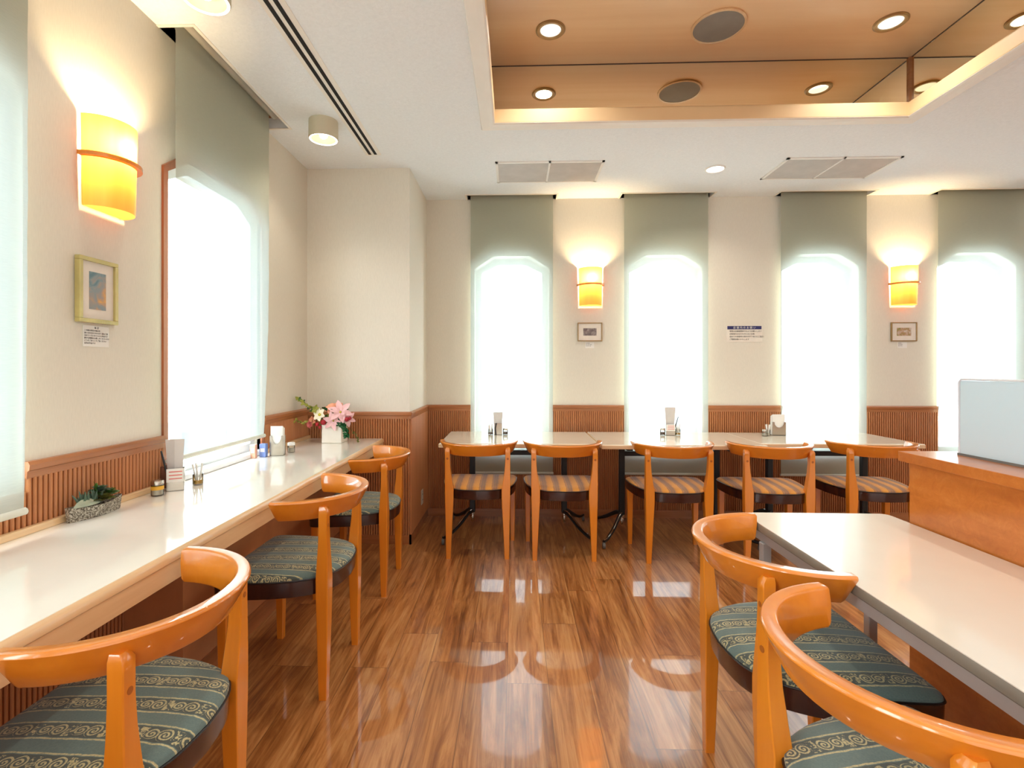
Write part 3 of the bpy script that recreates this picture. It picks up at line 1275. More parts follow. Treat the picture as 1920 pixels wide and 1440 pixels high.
def make_chair(fab, name, label):
    t_ = thing(name, label, 'chair')
    # top rail
    b = B()
    P = rail_path()
    n = len(P)
    rings = []
    for i, p in enumerate(P):
        tg = (P[min(i + 1, n - 1)] - P[max(i - 1, 0)]).normalized()
        nr = Vector((tg.y, -tg.x, 0))
        end = abs(i / (n - 1) * 2 - 1)
        fl = .034
        hgt = .079
        th = .034 - .002 * end
        # (outward offset, z)
        sec = [(-.004, 0), (-.001, -.003), (0, -.008), (-.010, -hgt * .35), (-fl, -hgt + .004), (-fl - .004, -hgt), (-fl - th * .55, -hgt), (-fl - th * .62, -hgt + .005),
               (-th - .012, -hgt * .4), (-th - .001, -.008), (-th + .001, -.003), (-th + .005, 0)]
        back = .014 if end > .999 else 0
        ring = []
        for (o1, z1) in sec:
            q = p + nr * o1
            q.z = ZTOP + z1
            if i in (0, n - 1):
                q.y -= .018 * (-z1 / hgt)
            ring.append(q)
        rings.append(ring)
    # rounded ends
    for e_, sgn in ((0, 1), (-1, -1)):
        base = rings[e_]
        c = sum(base, Vector()) / len(base)
        r2 = [c + (q - c) * .88 + Vector((0, .005, 0)) for q in base]
        if e_ == 0:
            rings.insert(0, r2)
        else:
            rings.append(r2)
    loft(b, rings)
    new_obj('top_rail', b, M['honey_x'], t_, True)
    # rear legs, running up to the rail
    prof = [(0, .178, .208, -.014, .016), (.06, .176, .209, -.015, .018), (.25, .167, .212, -.019, .022), (.40, .159, .215, -.021, .025), (.46, .159, .216, -.021, .025),
            (.52, .169, .216, -.021, .021), (.59, .179, .216, -.020, .016), (.65, .183, .216, -.019, .014), (.70, .183, .216, -.019, .014), (.722, .183, .216, -.019, .014), (.736, .187, .211, -.010, .014)]
    for s in (-1, 1):
        b = B()
        rings = []
        for (z, xi, xo, ya, yb) in prof:
            ch = .0025
            pts = [(xi + ch, ya), (xo - ch, ya), (xo, ya + ch), (xo, yb - ch), (xo - ch, yb), (xi + ch, yb), (xi, yb - ch), (xi, ya + ch)]
            rings.append([Vector((s * x, y, z)) for x, y in pts])
        loft(b, rings)
        lg = new_obj('rear_leg', b, M['honey'], t_, True)
        b = B()
        Mx = Matrix.Rotation(PI / 2, 4, 'X')
        lathe(b, [(.0075, 0), (.0075, .0006)], c=(s * .1995, -.0192, .664), seg=14, M=Mx)
        new_obj('dowel_plug', b, M['plug'], lg)
        b = B()
        lathe(b, [(.013, -.0), (.014, .004)], c=(s * .192, .001, -.0005), seg=12)
        new_obj('glide', b, M['glide'], lg)
    for s in (-1, 1):
        b = B()
        rings = []
        for (z, hw) in ((0, .014), (.2, .018), (.405, .021)):
            cx_, cy_ = s * .232, .366
            rings.append([Vector((cx_ + u * hw, cy_ + v_ * hw, z)) for u, v_ in ((-1, -.8), (-.8, -1), (.8, -1), (1, -.8), (1, .8), (.8, 1), (-.8, 1), (-1, .8))])
        loft(b, rings)
        new_obj('front_leg', b, M['honey'], t_, True)
    # seat outline
    half = [(0, .408), (.20, .408), (.240, .402), (.258, .385), (.262, .35), (.258, .27), (.247, .18), (.224, .09), (.180, .015), (.105, -.030), (0, -.044)]
    hp = ctr(half, 4)
    out = [Vector((p.x, p.y)) for p in hp] + [Vector((-p.x, p.y)) for p in hp[-2:0:-1]]
    C0 = Vector((0, .18))

    def sring(s, z):
        return [Vector((C0.x + (p.x - C0.x) * s, C0.y + (p.y - C0.y) * s, z)) for p in out]
    b = B()
    loft(b, [sring(.96, .396), sring(.985, .398), sring(.99, .405), sring(.995, .455), sring(.98, .459)])
    new_obj('seat_frame', b, M['mahogany'], t_, True)
    b = B()
    loft(b, [sring(.975, .452), sring(.992, .459), sring(.985, .467), sring(.95, .474), sring(.86, .480), sring(.7, .484), sring(.45, .487), sring(.2, .488), sring(.02, .488)])
    new_obj('seat_cushion', b, fab, t_, True)
    b = B()
    tube(b, sring(.995, .459), .0032, 6, closed=True)
    new_obj('piping', b, M['piping'], t_, True)
    return t_


CH_BACK = [(-.245, 3.352, .5, 'chair with ochre striped seat at the far left of the back tables, beside the pillar'),
           (.325, 3.336, -.5, 'chair with ochre striped seat, second from the pillar along the back tables'),
           (1.060, 3.312, 0, 'chair with ochre striped seat, third from the pillar along the back tables'),
           (1.692, 3.312, -3, 'chair with ochre striped seat, fourth from the pillar along the back tables'),
           (2.395, 3.38, -5, 'chair with ochre striped seat at the right end, beside the wooden counter')]
proto = make_chair(M['stripe'], 'dining_chair', CH_BACK[0][3])
for i, (x, y, a, lab) in enumerate(CH_BACK):
    c_ = proto if i == 0 else copy_tree(proto)
    c_.location = (x, y, 0)
    c_.rotation_euler = (0, 0, math.radians(a))
    tag(c_, lab, 'chair', 'striped chairs at the back tables')
CH_L = [(-.732, 1.115, 90, 'chair with blue scroll seat nearest the camera at the window counter'),
        (-.728, 2.105, 90, 'chair with blue scroll seat in the middle of the window counter'),
        (-.725, 2.975, 91, 'chair with blue scroll seat at the far end of the window counter, near the pillar')]
proto = make_chair(M['scroll'], 'dining_chair', CH_L[0][3])
for i, (x, y, a, lab) in enumerate(CH_L):
    c_ = proto if i == 0 else copy_tree(proto)
    c_.location = (x, y, 0)
    c_.rotation_euler = (0, 0, math.radians(a))
    tag(c_, lab, 'chair', 'blue chairs at the window counter')
CH_R = [(.640, 1.505, -90, 'chair with blue scroll seat at the far end of the narrow folding table'),
        (.583, .905, -79, 'chair with blue scroll seat at the folding table, cut by the right bottom corner')]
for i, (x, y, a, lab) in enumerate(CH_R):
    c_ = copy_tree(proto)
    c_.location = (x, y, 0)
    c_.rotation_euler = (0, 0, math.radians(a))
    tag(c_, lab, 'chair', 'blue chairs at the folding table')

# ------------------------------------------------------------------ back tables


def back_table(x0, x1, y0, y1, z, label):
    cx, cy = (x0 + x1) / 2, (y0 + y1) / 2
    o = thing('dining_table', label, 'table', (cx, cy, 0), 0, 'ivory tables along the back wall')
    a, d = (x1 - x0) / 2, (y1 - y0) / 2
    b = B()
    box(b, -a + .003, a - .003, -d + .003, d - .003, z - .027, z, .004, 2)
    new_obj('table_top', b, M['laminate'], o)
    b = B()
    box(b, -a, a, -d, d, z - .030, z - .004, .003, 2)
    new_obj('edge_band', b, M['maple_x'], o)
    px = .352
    b = B()
    box(b, -px - .05, px + .05, -.02, .02, z - .072, z - .032)
    box(b, -px - .02, -px + .02, -d + .08, d - .08, z - .052, z - .030)
    box(b, px - .02, px + .02, -d + .08, d - .08, z - .052, z - .030)
    new_obj('under_frame', b, M['black_metal'], o)
    b = B()
    box(b, -px, px, -.014, .014, z - .135, z - .100)
    new_obj('cross_rail', b, M['black_metal'], o)
    for s in (-1, 1):
        b = B()
        box(b, s * px - .021, s * px + .021, -.021, .021, .155, z - .03, .004, 1)
        lg = new_obj('leg', b, M['black_metal'], o)
        b = B()
        lathe(b, [(.018, .158), (.018, .14), (.014, .135), (.017, .12), (.010, .085), (.004, .078)], c=(s * px, 0, 0), seg=16)
        new_obj('leg_ferrule', b, M['chrome'], lg, True)
        for sy in (-1, 1):
            b = B()
            pts = ctr([(s * px, sy * .01, .165), (s * (px + .03), sy * .06, .155), (s * (px + .09), sy * .16, .095), (s * (px + .15), sy * .25, .055), (s * (px + .185), sy * .30, .052)], 5)
            tube(b, pts, [.017 - .006 * i / len(pts) for i in range(len(pts))], 8)
            ft = new_obj('foot', b, M['black_metal'], o, True)
            b = B()
            tube(b, [p + Vector((0, -.012, .013)) for p in pts], .004, 6)
            new_obj('foot_strip', b, M['chrome'], ft, True)
            b = B()
            Mx = Matrix.Rotation(PI / 2, 4, 'Y')
            lathe(b, [(.004, -.009), (.021, -.009), (.022, 0), (.021, .009), (.004, .009)], c=(s * (px + .185), sy * .30, .022), seg=18, M=Mx)
            new_obj('caster', b, M['caster'], ft, True)
    return o


back_table(-.538, .592, 3.555, 4.245, .730, 'ivory table beside the pillar, leftmost against the back wall')
back_table(.598, 1.722, 3.500, 4.225, .734, 'ivory table in the middle of the row against the back wall')
back_table(1.728, 2.862, 3.63, 4.250, .730, 'ivory table at the right end of the row, towards the wooden counter')

# ------------------------------------------------------------------ left window counter
CZT, CX = .757, -.936
o = thing('window_counter', 'long white laminate counter with pale maple front running under the left windows', 'counter', (-1.2, 1.5, 0))
b = B()
box(b, XL + .001 + 1.2, CX - .012 + 1.2, YF + .4 - 1.5, PY - .013 - 1.5, CZT - .02, CZT, .002, 1)
new_obj('worktop', b, M['laminate2'], o)
b = B()
prof = [(-.03, -.021), (-.012, -.0005), (-.006, -.004), (.0, -.012), (.0, -.026), (-.004, -.030), (-.004, -.082), (-.010, -.086), (-.03, -.086)]
prism(b, [(CX + u + 1.2, CZT + v_) for u, v_ in prof], lambda u, v_, t_: Vector((u, t_, v_)), YF + .4 - 1.5, PY - .013 - 1.5)
new_obj('front_edge', b, M['maple'], o, True)
for (y0_, y1_) in ((YF + .4, 2.13 - .03), (2.94 + .03, PY - .013)):
    b = B()
    box(b, XL + .012 + 1.2, XL + .030 + 1.2, y0_ - 1.5, y1_ - 1.5, CZT, CZT + .022, .002, 1)
    new_obj('back_upstand', b, M['maple'], o)
# window sill bars
for (a_, c__) in WIN_LEFT[3:]:
    b = B()
    box(b, XL - .03, XL + .028, a_ - .02, c__ + .02, CZT + .0005, CZT + .026, .003, 1)
    struct('trim_%d' % tr_n, b, M['alu'])
    tr_n += 1

o = thing('boxed_casing', 'brown veneered box casing standing under the window counter', 'box casing', (-1.37, 2.74, 0))
b = B()
box(b, -.128, .113, -.862, .858, .0, CZT - .022)
new_obj('body', b, M['boxface'], o)
b = B()
box(b, .113, .119, -.862, .858, .0, .09)
new_obj('plinth', b, M['rail_y'], o)

# ------------------------------------------------------------------ right wooden counter with screen
o = thing('wooden_counter', 'burr maple service counter with overhanging top at the right', 'counter', (1.6, .8, 0))
b = B()
box(b, 1.338 - 1.6, 1.93 - 1.6, -.9 - .8, 1.765 - .8, 0, .944)
new_obj('body', b, M['burr'], o)
b = B()
box(b, 1.316 - 1.6, 1.96 - 1.6, -.92 - .8, 1.788 - .8, .944, .977, .0012, 1)
new_obj('worktop', b, M['burr'], o)
o = thing('partition_screen', 'frosted pale blue acrylic screen standing on the wooden counter', 'screen', (1.459, .75, .977))
b = B()


def rrect(y0, y1, z0, z1, r_, n=6):
    pts = [(y0, z0), (y1, z0)]
    for k_ in range(n + 1):
        a = PI / 2 * k_ / n
        pts.append((y1 - r_ + r_ * math.cos(a), z1 - r_ + r_ * math.sin(a)))
    for k_ in range(n + 1):
        a = PI / 2 + PI / 2 * k_ / n
        pts.append((y0 + r_ + r_ * math.cos(a), z1 - r_ + r_ * math.sin(a)))
    return pts


prism(b, rrect(-.95, .958, .006, .244, .008), lambda u, v_, t_: Vector((t_, u, v_)), -.003, .003)
new_obj('panel', b, M['frost'], o)
b = B()
tube(b, [(0, .964, .003), (0, .966, .238), (0, .958, .248), (0, -.95, .248)], .0035, 8)
new_obj('edge_trim', b, M['alu'], o, True)
b = B()
box(b, -.006, .006, -.95, .966, .0, .007)
new_obj('base_channel', b, M['caster'], o)

# ------------------------------------------------------------------ folding table on the right
FX0, FX1, FY0, FY1, FZ = .818, 1.333, .06, 1.865, .740
o = thing('folding_table', 'long narrow beige folding table with grey edge and steel legs before the wooden counter', 'table', ((FX0 + FX1) / 2, (FY0 + FY1) / 2, 0))
a, d = (FX1 - FX0) / 2, (FY1 - FY0) / 2


def rpoly(a, d, r_, n=6):
    pts = []
    for (sx, sy, st) in ((1, 1, 0), (-1, 1, PI / 2), (-1, -1, PI), (1, -1, 3 * PI / 2)):
        for k_ in range(n + 1):
            q = st + PI / 2 * k_ / n
            pts.append((sx * (a - r_) + r_ * math.cos(q), sy * (d - r_) + r_ * math.sin(q)))
    return pts


b = B()
loft(b, [[Vector((u, v_, FZ - .026)) for u, v_ in rpoly(a - .003, d - .003, .03)], [Vector((u, v_, FZ)) for u, v_ in rpoly(a - .003, d - .003, .03)]])
new_obj('table_top', b, M['laminate3'], o)
b = B()
loft(b, [[Vector((u * s, v_ * (1 - (1 - s) * .3), z_)) for u, v_ in rpoly(a, d, .032)] for z_, s in ((FZ - .028, .985), (FZ - .024, 1), (FZ - .006, 1), (FZ - .002, .988))])
new_obj('edge_band', b, M['grey_edge'], o, True)
b = B()
for x in (-a + .014, a - .034):
    box(b, x, x + .02, -d + .06, d - .06, FZ - .062, FZ - .028)
for y in (-d + .06, d - .08):
    box(b, -a + .014, a - .014, y, y + .02, FZ - .062, FZ - .028)
new_obj('apron_frame', b, M['steel_grey'], o)
for (lx, ly) in ((-a + .017, d - .145), (a - .155, d - .145), (-a + .017, -d + .145), (a - .155, -d + .145)):
    b = B()
    box(b, lx - .014, lx + .014, ly - .014, ly + .014, .03, FZ - .06, .002, 1)
    lg = new_obj('leg', b, M['steel_grey'], o)
    b = B()
    box(b, lx - .016, lx + .016, ly - .016, ly + .016, 0, .035, .003, 1)
    new_obj('foot_cap', b, M['black_metal'], lg)
# ------------------------------------------------------------------ table-top items


def jar(x, y, z, h, r, fill, label, lid=M['steel'], picks=None, group=None, band=None):
    nm = 'toothpick_jar' if picks else 'spice_jar'
    o = thing(nm, label, 'jar', (x, y, z), 0, group)
    b = B()
    hg = h * (.72 if not picks else .95)
    lathe(b, [(r * .9, 0), (r, .002), (r, hg), (r * .92, hg)], seg=20, cap=False)
    lathe(b, [(.0005, .001), (r * .9, .001)], seg=20, cap=False)
    new_obj('glass', b, M['jarglass'], o, True)
    b = B()
    lathe(b, [(r * .86, .004), (r * .86, hg * (.6 if not picks else .4))], seg=16)
    new_obj('contents', b, fill, o, True)
    if not picks:
        b = B()
        lathe(b, [(r * 1.04, hg), (r * 1.04, h * .93), (r * .9, h), (.001, h)], seg=20)
        new_obj('lid', b, lid, o, True)
    if band:
        b = B()
        lathe(b, [(r * 1.02, hg * .55), (r * 1.02, hg * .9)], seg=20, cap=False)
        new_obj('label_band', b, band, o, True)
    if picks:
        b = B()
        for i in range(picks):
            q = 2 * PI * i / picks
            dx, dy = math.cos(q), math.sin(q)
            tube(b, [(dx * r * .3, dy * r * .3, .01), (dx * r * .95, dy * r * .95, h * 1.75)], .0035, 5)
        new_obj('toothpicks', b, M['paper'], o)
    return o


def napkin_dispenser(x, y, z, rz, label, wd=.075, ht=.115, up=.055):
    o = thing('napkin_dispenser', label, 'napkin holder', (x, y, z), rz)
    b = B()
    a = wd / 2
    # plates with a U cut-out
    poly = [(-a, 0), (a, 0), (a, ht)]
    for k_ in range(9):
        q = PI * k_ / 8
        poly.append((a * .72 * math.cos(q), ht - ht * .42 * math.sin(q)))
    poly.append((-a, ht))
    prism(b, poly, lambda u, v_, t_: Vector((u, t_, v_)), -.021, -.019)
    box(b, -a, a, .019, .021, 0, ht)
    box(b, -a, a, -.021, .021, 0, .003)
    new_obj('steel_holder', b, M['steel'], o)
    b = B()
    for i in range(6):
        yy = -.015 + i * .006
        j = random.uniform(-.002, .002)
        box(b, -a * .9 + j, a * .9 + j, yy, yy + .004, .004, ht + up - i * .003)
    new_obj('napkins', b, M['paper'], o)
    return o


def cutlery_box(x, y, z, rz, label, wd=.05, dp=.045, ht=.078, paper_h=.15, pink=True):
    """steel caddy holding a tall folded paper and a pen"""
    o = thing('steel_caddy', label, 'caddy', (x, y, z), rz)
    b = B()
    a, d = wd / 2, dp / 2
    for q in ((-a, a, -d, -d + .0015), (-a, a, d - .0015, d), (-a, -a + .0015, -d, d), (a - .0015, a, -d, d)):
        box(b, q[0], q[1], q[2], q[3], 0, ht)
    box(b, -a, a, -d, d, 0, .002)
    new_obj('steel_box', b, M['steel'], o)
    if pink:
        b = B()
        box(b, -a * .98, a * .98, -d - .0022, -d - .0005, ht * .42, ht * 1.04)
        cdn = new_obj('label_card', b, M['paper'], o)
        b = B()
        for i in range(3):
            zz = ht * (.92 - i * .16)
            box(b, -a * .7, a * .8, -d - .0028, -d - .0021, zz - .004, zz)
        new_obj('print_lines', b, M['label_pink'], cdn)
    return o


def menu_paper(x, y, z, rz, label, wd, ht, lean=0.0):
    o = thing('folded_menu', label, 'folded paper', (x, y, z), rz)
    b = B()
    a = wd / 2
    vs = []
    for (zz, k_) in ((0, .62), (ht * .4, .80), (ht, 1.0)):
        vs.append([(-a * k_ + lean * zz, .0, zz), (0 + lean * zz, -.007, zz), (a * k_ + lean * zz, 0, zz), (0 + lean * zz, .007, zz)])
    loft(b, [[Vector(p) for p in r_] for r_ in vs])
    new_obj('sheets', b, M['paper_grey'], o)
    return o


def pen(x, y, z, dx, dy, L, label, m):
    o = thing('pen', label, 'pen', (x, y, z))
    b = B()
    v_ = Vector((dx, dy, 1)).normalized() * L
    tube(b, [(0, 0, 0), v_ * .92, v_], [.0038, .0038, .003], 8)
    new_obj('barrel', b, m, o, True)
    return o


TZ = .7305
# left counter, near cluster (beside the window casing)
CT = CZT + .0005
cutlery_box(-1.405, 2.055, CT, .5, 'steel caddy with pink printed card on the window counter', .062, .05, .088, pink=True)
menu_paper(-1.412, 2.06, CT + .003, .35, 'tall folded white menu standing in the caddy on the window counter', .070, .205, 0)
pen(-1.412, 2.035, CT + .004, -.20, -.08, .165, 'black pen leaning in the caddy on the window counter', M['black_pen'])
jar(-1.415, 1.960, CT, .060, .022, M['spice_cream'], 'glass jar with yellow band left of the caddy on the window counter', M['steel'], band=M['yellow_lid'])
jar(-1.375, 2.155, CT, .05, .021, M['yellow_lid'], 'glass jar of white wrapped toothpicks right of the caddy on the window counter', picks=5)
o = thing('wooden_holder', 'small brown wooden holder behind the caddy on the window counter', 'holder', (-1.462, 2.10, CT), .4)
b = B()
for q in ((-.03, .03, -.02, -.016), (-.03, .03, .016, .02), (-.03, -.026, -.02, .02), (.026, .03, -.02, .02)):
    box(b, q[0], q[1], q[2], q[3], 0, .09)
box(b, -.03, .03, -.02, .02, 0, .004)
new_obj('wood_box', b, M['brown_box'], o)

# left counter, far cluster
napkin_dispenser(-1.37, 2.885, CT, .12, 'steel napkin dispenser full of white napkins on the window counter')
jar(-1.335, 2.985, CT, .06, .021, M['spice_cream'], 'white-capped shaker right of the napkins on the window counter', M['white'])
o = tag(new_obj('paper_packet', box(B(), -.018, .018, -.014, .014, 0, .075, .002, 1), M['blue_box'], loc=(-1.425, 2.83, CT)), 'small blue packet left of the napkins on the window counter', 'packet')
b = B()
box(b, -.012, .012, -.0146, -.014, .03, .05)
new_obj('printed_patch', b, M['white'], o)
o = tag(new_obj('paper_packet', box(B(), -.016, .016, -.012, .012, 0, .075, .002, 1), M['pink_box'], loc=(-1.462, 2.79, CT)), 'small salmon packet left of the blue packet on the window counter', 'packet')
b = B()
box(b, -.010, .010, -.0126, -.012, .03, .055)
new_obj('printed_patch', b, M['paper'], o)

# back table items
menu_paper(-.133, 4.05, TZ + .003, .1, 'grey folded menu standing in the steel holder on the leftmost back table', .078, .175, 0)
cutlery_box(-.132, 4.05, TZ, 0, 'plain steel holder on the leftmost back table', .064, .044, .092, pink=False)
jar(-.192, 4.045, TZ, .048, .020, M['spice_brown'], 'jar of toothpicks left of the steel holder on the leftmost back table', picks=6)
jar(-.074, 4.05, TZ, .050, .020, M['spice_brown'], 'small spice jar right of the steel holder on the leftmost back table')
o = thing('pen', 'black pen standing beside the steel holder on the leftmost back table', 'pen', (-.150, 4.012, TZ + .001))
b = B()
tube(b, [(0, 0, 0), (-.004, 0, .05), (.004, .004, .094)], .0055, 8)
new_obj('barrel', b, M['black_pen'], o, True)
TZ2 = .7345
menu_paper(1.222, 4.03, TZ2 + .003, -.05, 'tall grey menu standing in the caddy on the middle back table', .084, .215, 0)
cutlery_box(1.220, 4.03, TZ2, 0, 'steel caddy with pink card on the middle back table', .070, .045, .082, pink=True)
pen(1.238, 4.015, TZ2 + .003, .30, 0, .15, 'dark pen leaning out of the caddy on the middle back table', M['black_pen'])
jar(1.160, 4.02, TZ2, .056, .020, M['spice_brown'], 'spice jar left of the caddy on the middle back table')
jar(1.282, 4.03, TZ2, .052, .020, M['yellow_lid'], 'jar of toothpicks right of the caddy on the middle back table', picks=6)
napkin_dispenser(2.085, 4.09, TZ, 0, 'steel napkin dispenser with white napkins on the right back table', .105, .105, .06)
jar(1.953, 4.03, TZ, .052, .020, M['spice_cream'], 'salt jar at the left of the items on the right back table')
jar(1.990, 4.055, TZ, .050, .018, M['spice_cream'], 'jar of wrapped toothpicks beside the napkins on the right back table', picks=4)

# ------------------------------------------------------------------ plants and flowers
M['leaf'] = plain('mid_green_leaf', (70, 112, 44), .5, var=.25)
M['leaf_dark'] = plain('dark_green_leaf', (38, 92, 52), .45, var=.25)
M['leaf_yellow'] = plain('yellow_green_leaf', (164, 168, 72), .5, var=.2)
M['leaf_olive'] = plain('olive_succulent', (104, 104, 44), .5, var=.3)
M['leaf_grey'] = plain('silvery_leaf', (176, 184, 160), .5, var=.25)
M['leaf_teal'] = plain('blue_grey_succulent', (86, 112, 92), .5, var=.25)
M['peach'] = plain('peach_petal', (244, 168, 134), .6, var=.12)
M['pink'] = plain('pale_pink_petal', (238, 190, 190), .6, var=.10)
M['pinkdeep'] = plain('rose_pink_petal', (226, 120, 120), .6, var=.15)
M['red'] = plain('crimson_bud', (178, 30, 44), .5, var=.2)
M['whitepet'] = plain('cream_petal', (246, 240, 214), .6, var=.05)
M['yellow'] = plain('yellow_centre', (206, 190, 70), .6, var=.2)
M['stem'] = plain('green_stem', (96, 110, 50), .6, var=.2)


def leaf(b, base, dr, up, L, W, curl=.3, mi=0, n=5):
    dr = Vector(dr).normalized()
    up = Vector(up)
    up = (up - dr * up.dot(dr)).normalized()
    side = dr.cross(up).normalized()
    base = Vector(base)
    rows = []
    for i in range(n + 1):
        s = i / n
        wv_ = W * (math.sin(PI * min(1, s * .92 + .06)) ** .8) * .5
        c = base + dr * L * s + up * (curl * L * (s - s * s * 1.6))
        rows.append([c - side * wv_ + up * wv_ * .35, c, c + side * wv_ + up * wv_ * .35])
    vv = [[b.verts.new(p) for p in r_] for r_ in rows]
    for i in range(n):
        for j in range(2):
            f = b.faces.new((vv[i][j], vv[i][j + 1], vv[i + 1][j + 1], vv[i + 1][j]))
            f.material_index = mi


def bloom(c, face, n, L, W, curl, mats, parent, name, layers=1, centre=None, cr=.006):
    c = Vector(c)
    face = Vector(face).normalized()
    a = face.orthogonal().normalized()
    bb = face.cross(a)
    b = B()
    for ly in range(layers):
        lk = 1 - ly * .22
        tilt = .35 + ly * .45
        for i in range(n):
            q = 2 * PI * (i + ly * .5) / n
            d = (a * math.cos(q) + bb * math.sin(q)) + face * tilt
            leaf(b, c + face * .002 * ly, d, face, L * lk, W * lk, curl, 0)
    o = new_obj(name, b, mats, parent, True)
    if centre:
        b = B()
        sphere(b, c + face * cr * .9, cr, seg=8)
        new_obj('flower_centre', b, centre, o, True)
    return o


vx, vy = -1.225, 3.42
o = thing('flower_arrangement', 'pink and white flowers in a square white pot at the far counter end', 'flowers', (vx, vy, CT))
b = B()
box(b, -.070, .064, -.065, .065, 0, .126, .004, 2)
new_obj('pot', b, M['ceramic'], o)
b = B()
box(b, -.062, .056, -.057, .057, .120, .130)
new_obj('moss', b, M['leaf_olive'], o)
F = Vector((.15, -1, .35))
bloom((.052, -.045, .205), (.3, -1, .5), 6, .085, .042, .25, M['pink'], o, 'lily_bloom', 1, M['yellow'], .008)
bloom((.098, -.05, .165), (.7, -1, .1), 6, .060, .030, .25, M['pink'], o, 'lily_bloom', 1, M['yellow'], .006)
bloom((.010, -.06, .150), (.0, -1, .1), 6, .070, .034, .25, M['pink'], o, 'lily_bloom', 1, M['yellow'], .006)
bloom((-.018, -.01, .225), (-.1, -.8, .8), 7, .050, .046, .35, M['peach'], o, 'rose_bloom', 3)
bloom((.020, .0, .240), (.1, -.7, .9), 7, .040, .038, .35, M['peach'], o, 'rose_bloom', 3)
bloom((-.080, -.06, .190), (-.3, -1, .3), 6, .050, .036, .15, M['whitepet'], o, 'hellebore_bloom', 1, M['yellow'], .010)
bloom((-.112, -.05, .225), (-.5, -1, .5), 5, .034, .026, .15, M['leaf_yellow'], o, 'hellebore_bloom', 1)
bloom((-.135, -.05, .148), (-.5, -1, .2), 6, .034, .026, .3, M['peach'], o, 'rose_bloom', 2, M['yellow'], .005)
bloom((-.150, -.06, .125), (-.5, -1, 0), 6, .028, .022, .3, M['pinkdeep'], o, 'rose_bloom', 2)
for (x, y, z, r_) in ((-.096, -.075, .128, .013), (-.050, -.085, .142, .017), (.105, -.075, .162, .014), (-.075, -.08, .108, .010), (.122, -.06, .168, .011)):
    b = B()
    sphere(b, (x, y, z), r_, (1, 1, 1.1), 10)
    new_obj('red_bud', b, M['red'], o, True)
random.seed(11)
b = B()
for i in range(60):
    x = random.uniform(-.17, .12)
    y = random.uniform(-.05, .07)
    z = .12 + random.uniform(0, .10)
    leaf(b, (x * .7, y, z), (x + random.uniform(-.4, .4), random.uniform(-1, .6), random.uniform(-.2, 1)), (0, 0, 1), random.uniform(.03, .055), random.uniform(.018, .03), .2, random.choice([0, 0, 1, 1, 2]))
q = new_obj('foliage', b, [M['leaf'], M['leaf_dark'], M['leaf_yellow']], o)
# tall sprig leaning left
b = B()
pts = ctr([(-.07, 0, .13), (-.13, -.01, .20), (-.19, -.015, .255), (-.245, -.02, .290)], 6)
tube(b, pts, .0025, 5, mi=0)
for i, p in enumerate(pts):
    if i > 3:
        for s in (-1, 1):
            leaf(b, p, (random.uniform(-1, .3), s * .6, random.uniform(-.3, .9)), (0, -1, .5), .034, .022, .2, random.choice([1, 1, 2]))
new_obj('sprig', b, [M['stem'], M['leaf_yellow'], M['leaf']], o)
b = B()
pts = ctr([(-.07, -.03, .12), (-.14, -.05, .14), (-.20, -.05, .135), (-.25, -.05, .150)], 6)
tube(b, pts, .002, 5, mi=0)
for i, p in enumerate(pts):
    if i > 5:
        leaf(b, p, (random.uniform(-1, .3), random.uniform(-.6, .6), random.uniform(-.6, .9)), (0, -1, .5), .024, .016, .2, 1)
new_obj('sprig', b, [M['stem'], M['leaf_yellow']], o)
# ivy trailing over the right corner
b = B()
pts = ctr([(.05, -.06, .13), (.09, -.085, .12), (.105, -.088, .09), (.11, -.088, .055)], 6)
tube(b, pts, .002, 5, mi=0)
for i, p in enumerate(pts):
    for s in range(3):
        leaf(b, p, (random.uniform(-1, 1), -.5, random.uniform(-.8, .6)), (0, -1, .3), .028, .020, .1, 1)
new_obj('ivy_trail', b, [M['stem'], M['leaf_dark']], o)
b = B()
pts = ctr([(.08, -.03, .12), (.13, -.04, .08), (.16, -.04, .04), (.165, -.04, .006)], 6)
tube(b, pts, .0015, 5, mi=0)
for i, p in enumerate(pts):
    if i > 6:
        leaf(b, p, (random.uniform(-.3, 1), -.5, random.uniform(-.2, .8)), (0, -1, .3), .020, .012, .1, 1)
new_obj('sprig', b, [M['stem'], M['leaf_olive']], o)

# embossed silver trough with artificial succulents
t = NT('embossed_pewter')
v = t.coord()
n1 = t.noise(v, 65, 3, .5, 3.5)
cc = t.ramp(n1, [(.42, lin((92, 84, 72))), (.5, lin((150, 142, 126))), (.6, lin((196, 190, 176)))])
M['pewter'] = t.done(t.bsdf(cc, .4, .55, t.bump(n1, .9, .004)))
o = thing('succulent_planter', 'embossed pewter trough of artificial succulents on the near window counter', 'planter', (-1.440, 1.69, CT), math.radians(84))
b = B()
n = 16
lo, hi, li, hi2 = [], [], [], []
for side in (-1, 1):
    for i in range(n + 1):
        s = (i / n * 2 - 1) * side
        y_ = side * (.010 + .026 * (1 - s * s))
        lo.append(Vector((s * .094 * .98, -y_ * .72, 0)))
        hi.append(Vector((s * .099, -y_ * .8, .040 + .010 * s * s)))
        hi2.append(Vector((s * .097, -y_ * .68, .0385 + .010 * s * s)))
        li.append(Vector((s * .090, -y_ * .55, .02)))
loft(b, [lo, hi, hi2, li], True, True)
new_obj('trough', b, M['pewter'], o, True)


def rosette(c, n, L, W, m, nm, layers=3):
    b = B()
    for ly in range(layers):
        for i in range(n):
            q = 2 * PI * (i + ly * .5) / n
            tl_ = .25 + ly * .7
            leaf(b, c, (math.cos(q), math.sin(q), tl_), (0, 0, 1), L * (1 - ly * .18), W, .15)
    return new_obj(nm, b, m, o, True)


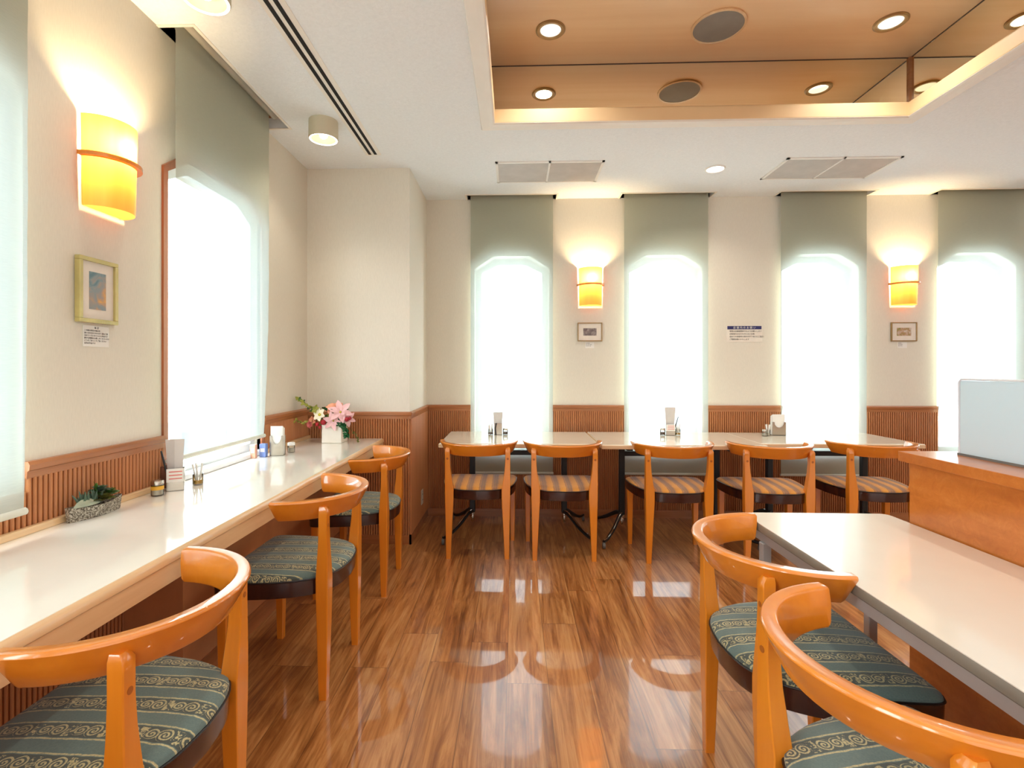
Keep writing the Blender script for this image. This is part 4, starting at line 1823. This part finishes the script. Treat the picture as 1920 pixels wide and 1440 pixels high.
rosette((.018, -.016, .048), 10, .038, .020, M['leaf_olive'], 'succulent_rosette', 4)
rosette((.022, .004, .074), 9, .038, .022, M['leaf_teal'], 'succulent_rosette', 4)
rosette((.056, .002, .060), 10, .034, .015, M['leaf'], 'succulent_rosette', 4)
b = B()
for i in range(44):
    x = random.uniform(-.060, .01)
    leaf(b, (x, random.uniform(-.008, .012), .038), (random.uniform(-.5, .5), random.uniform(-.4, .4), 1), (0, -1, 0), random.uniform(.03, .055), .009, .1)
new_obj('grass_tuft', b, M['leaf_teal'], o)
b = B()
for i in range(18):
    leaf(b, (.014 + random.uniform(-.006, .006), .006, .056 + i * .002), (random.uniform(-1, 1), random.uniform(-1, 1), .9), (0, 0, 1), .026, .010, .1)
new_obj('green_tip', b, M['leaf'], o)
b = B()
leaf(b, (.008, -.012, .048), (-1, -.20, .06), (0, -.5, 1), .115, .040, .05)
new_obj('silver_leaf', b, M['leaf_grey'], o, True)
b = B()
leaf(b, (.045, .0, .055), (1, .1, .12), (0, -.3, 1), .058, .028, .05)
new_obj('silver_leaf', b, M['leaf_grey'], o, True)

# ------------------------------------------------------------------ outside
b = B()
box(b, -12, -1.9, -8, 14, -.35, -.3)
tag(new_obj('pavement', b, plain('pale_concrete', (176, 174, 170), .9)), kind='structure')
o = thing('metal_post', 'dark metal post outside, glimpsed under the blind of the left window', 'post', (-3.0, 5.28, -.3))
b = B()
box(b, -.04, .04, -.05, .05, 0, .95, .005, 1)
new_obj('shaft', b, M['black_metal'], o)
b = B()
box(b, -.07, .07, -.08, .08, 0, .03)
new_obj('base_plate', b, M['caster'], o)
o = thing('street_cabinet', 'blue grey street cabinet outside, glimpsed under the blind of the left window', 'cabinet', (-3.35, 5.55, -.3))
b = B()
box(b, -.2, .2, -.28, .28, .08, .88, .01, 1)
new_obj('body', b, plain('blue_grey_enamel', (120, 136, 170), .4), o)
b = B()
box(b, -.18, .18, -.26, .26, 0, .08)
new_obj('plinth', b, M['caster'], o)
print('objects', len(bpy.data.objects))
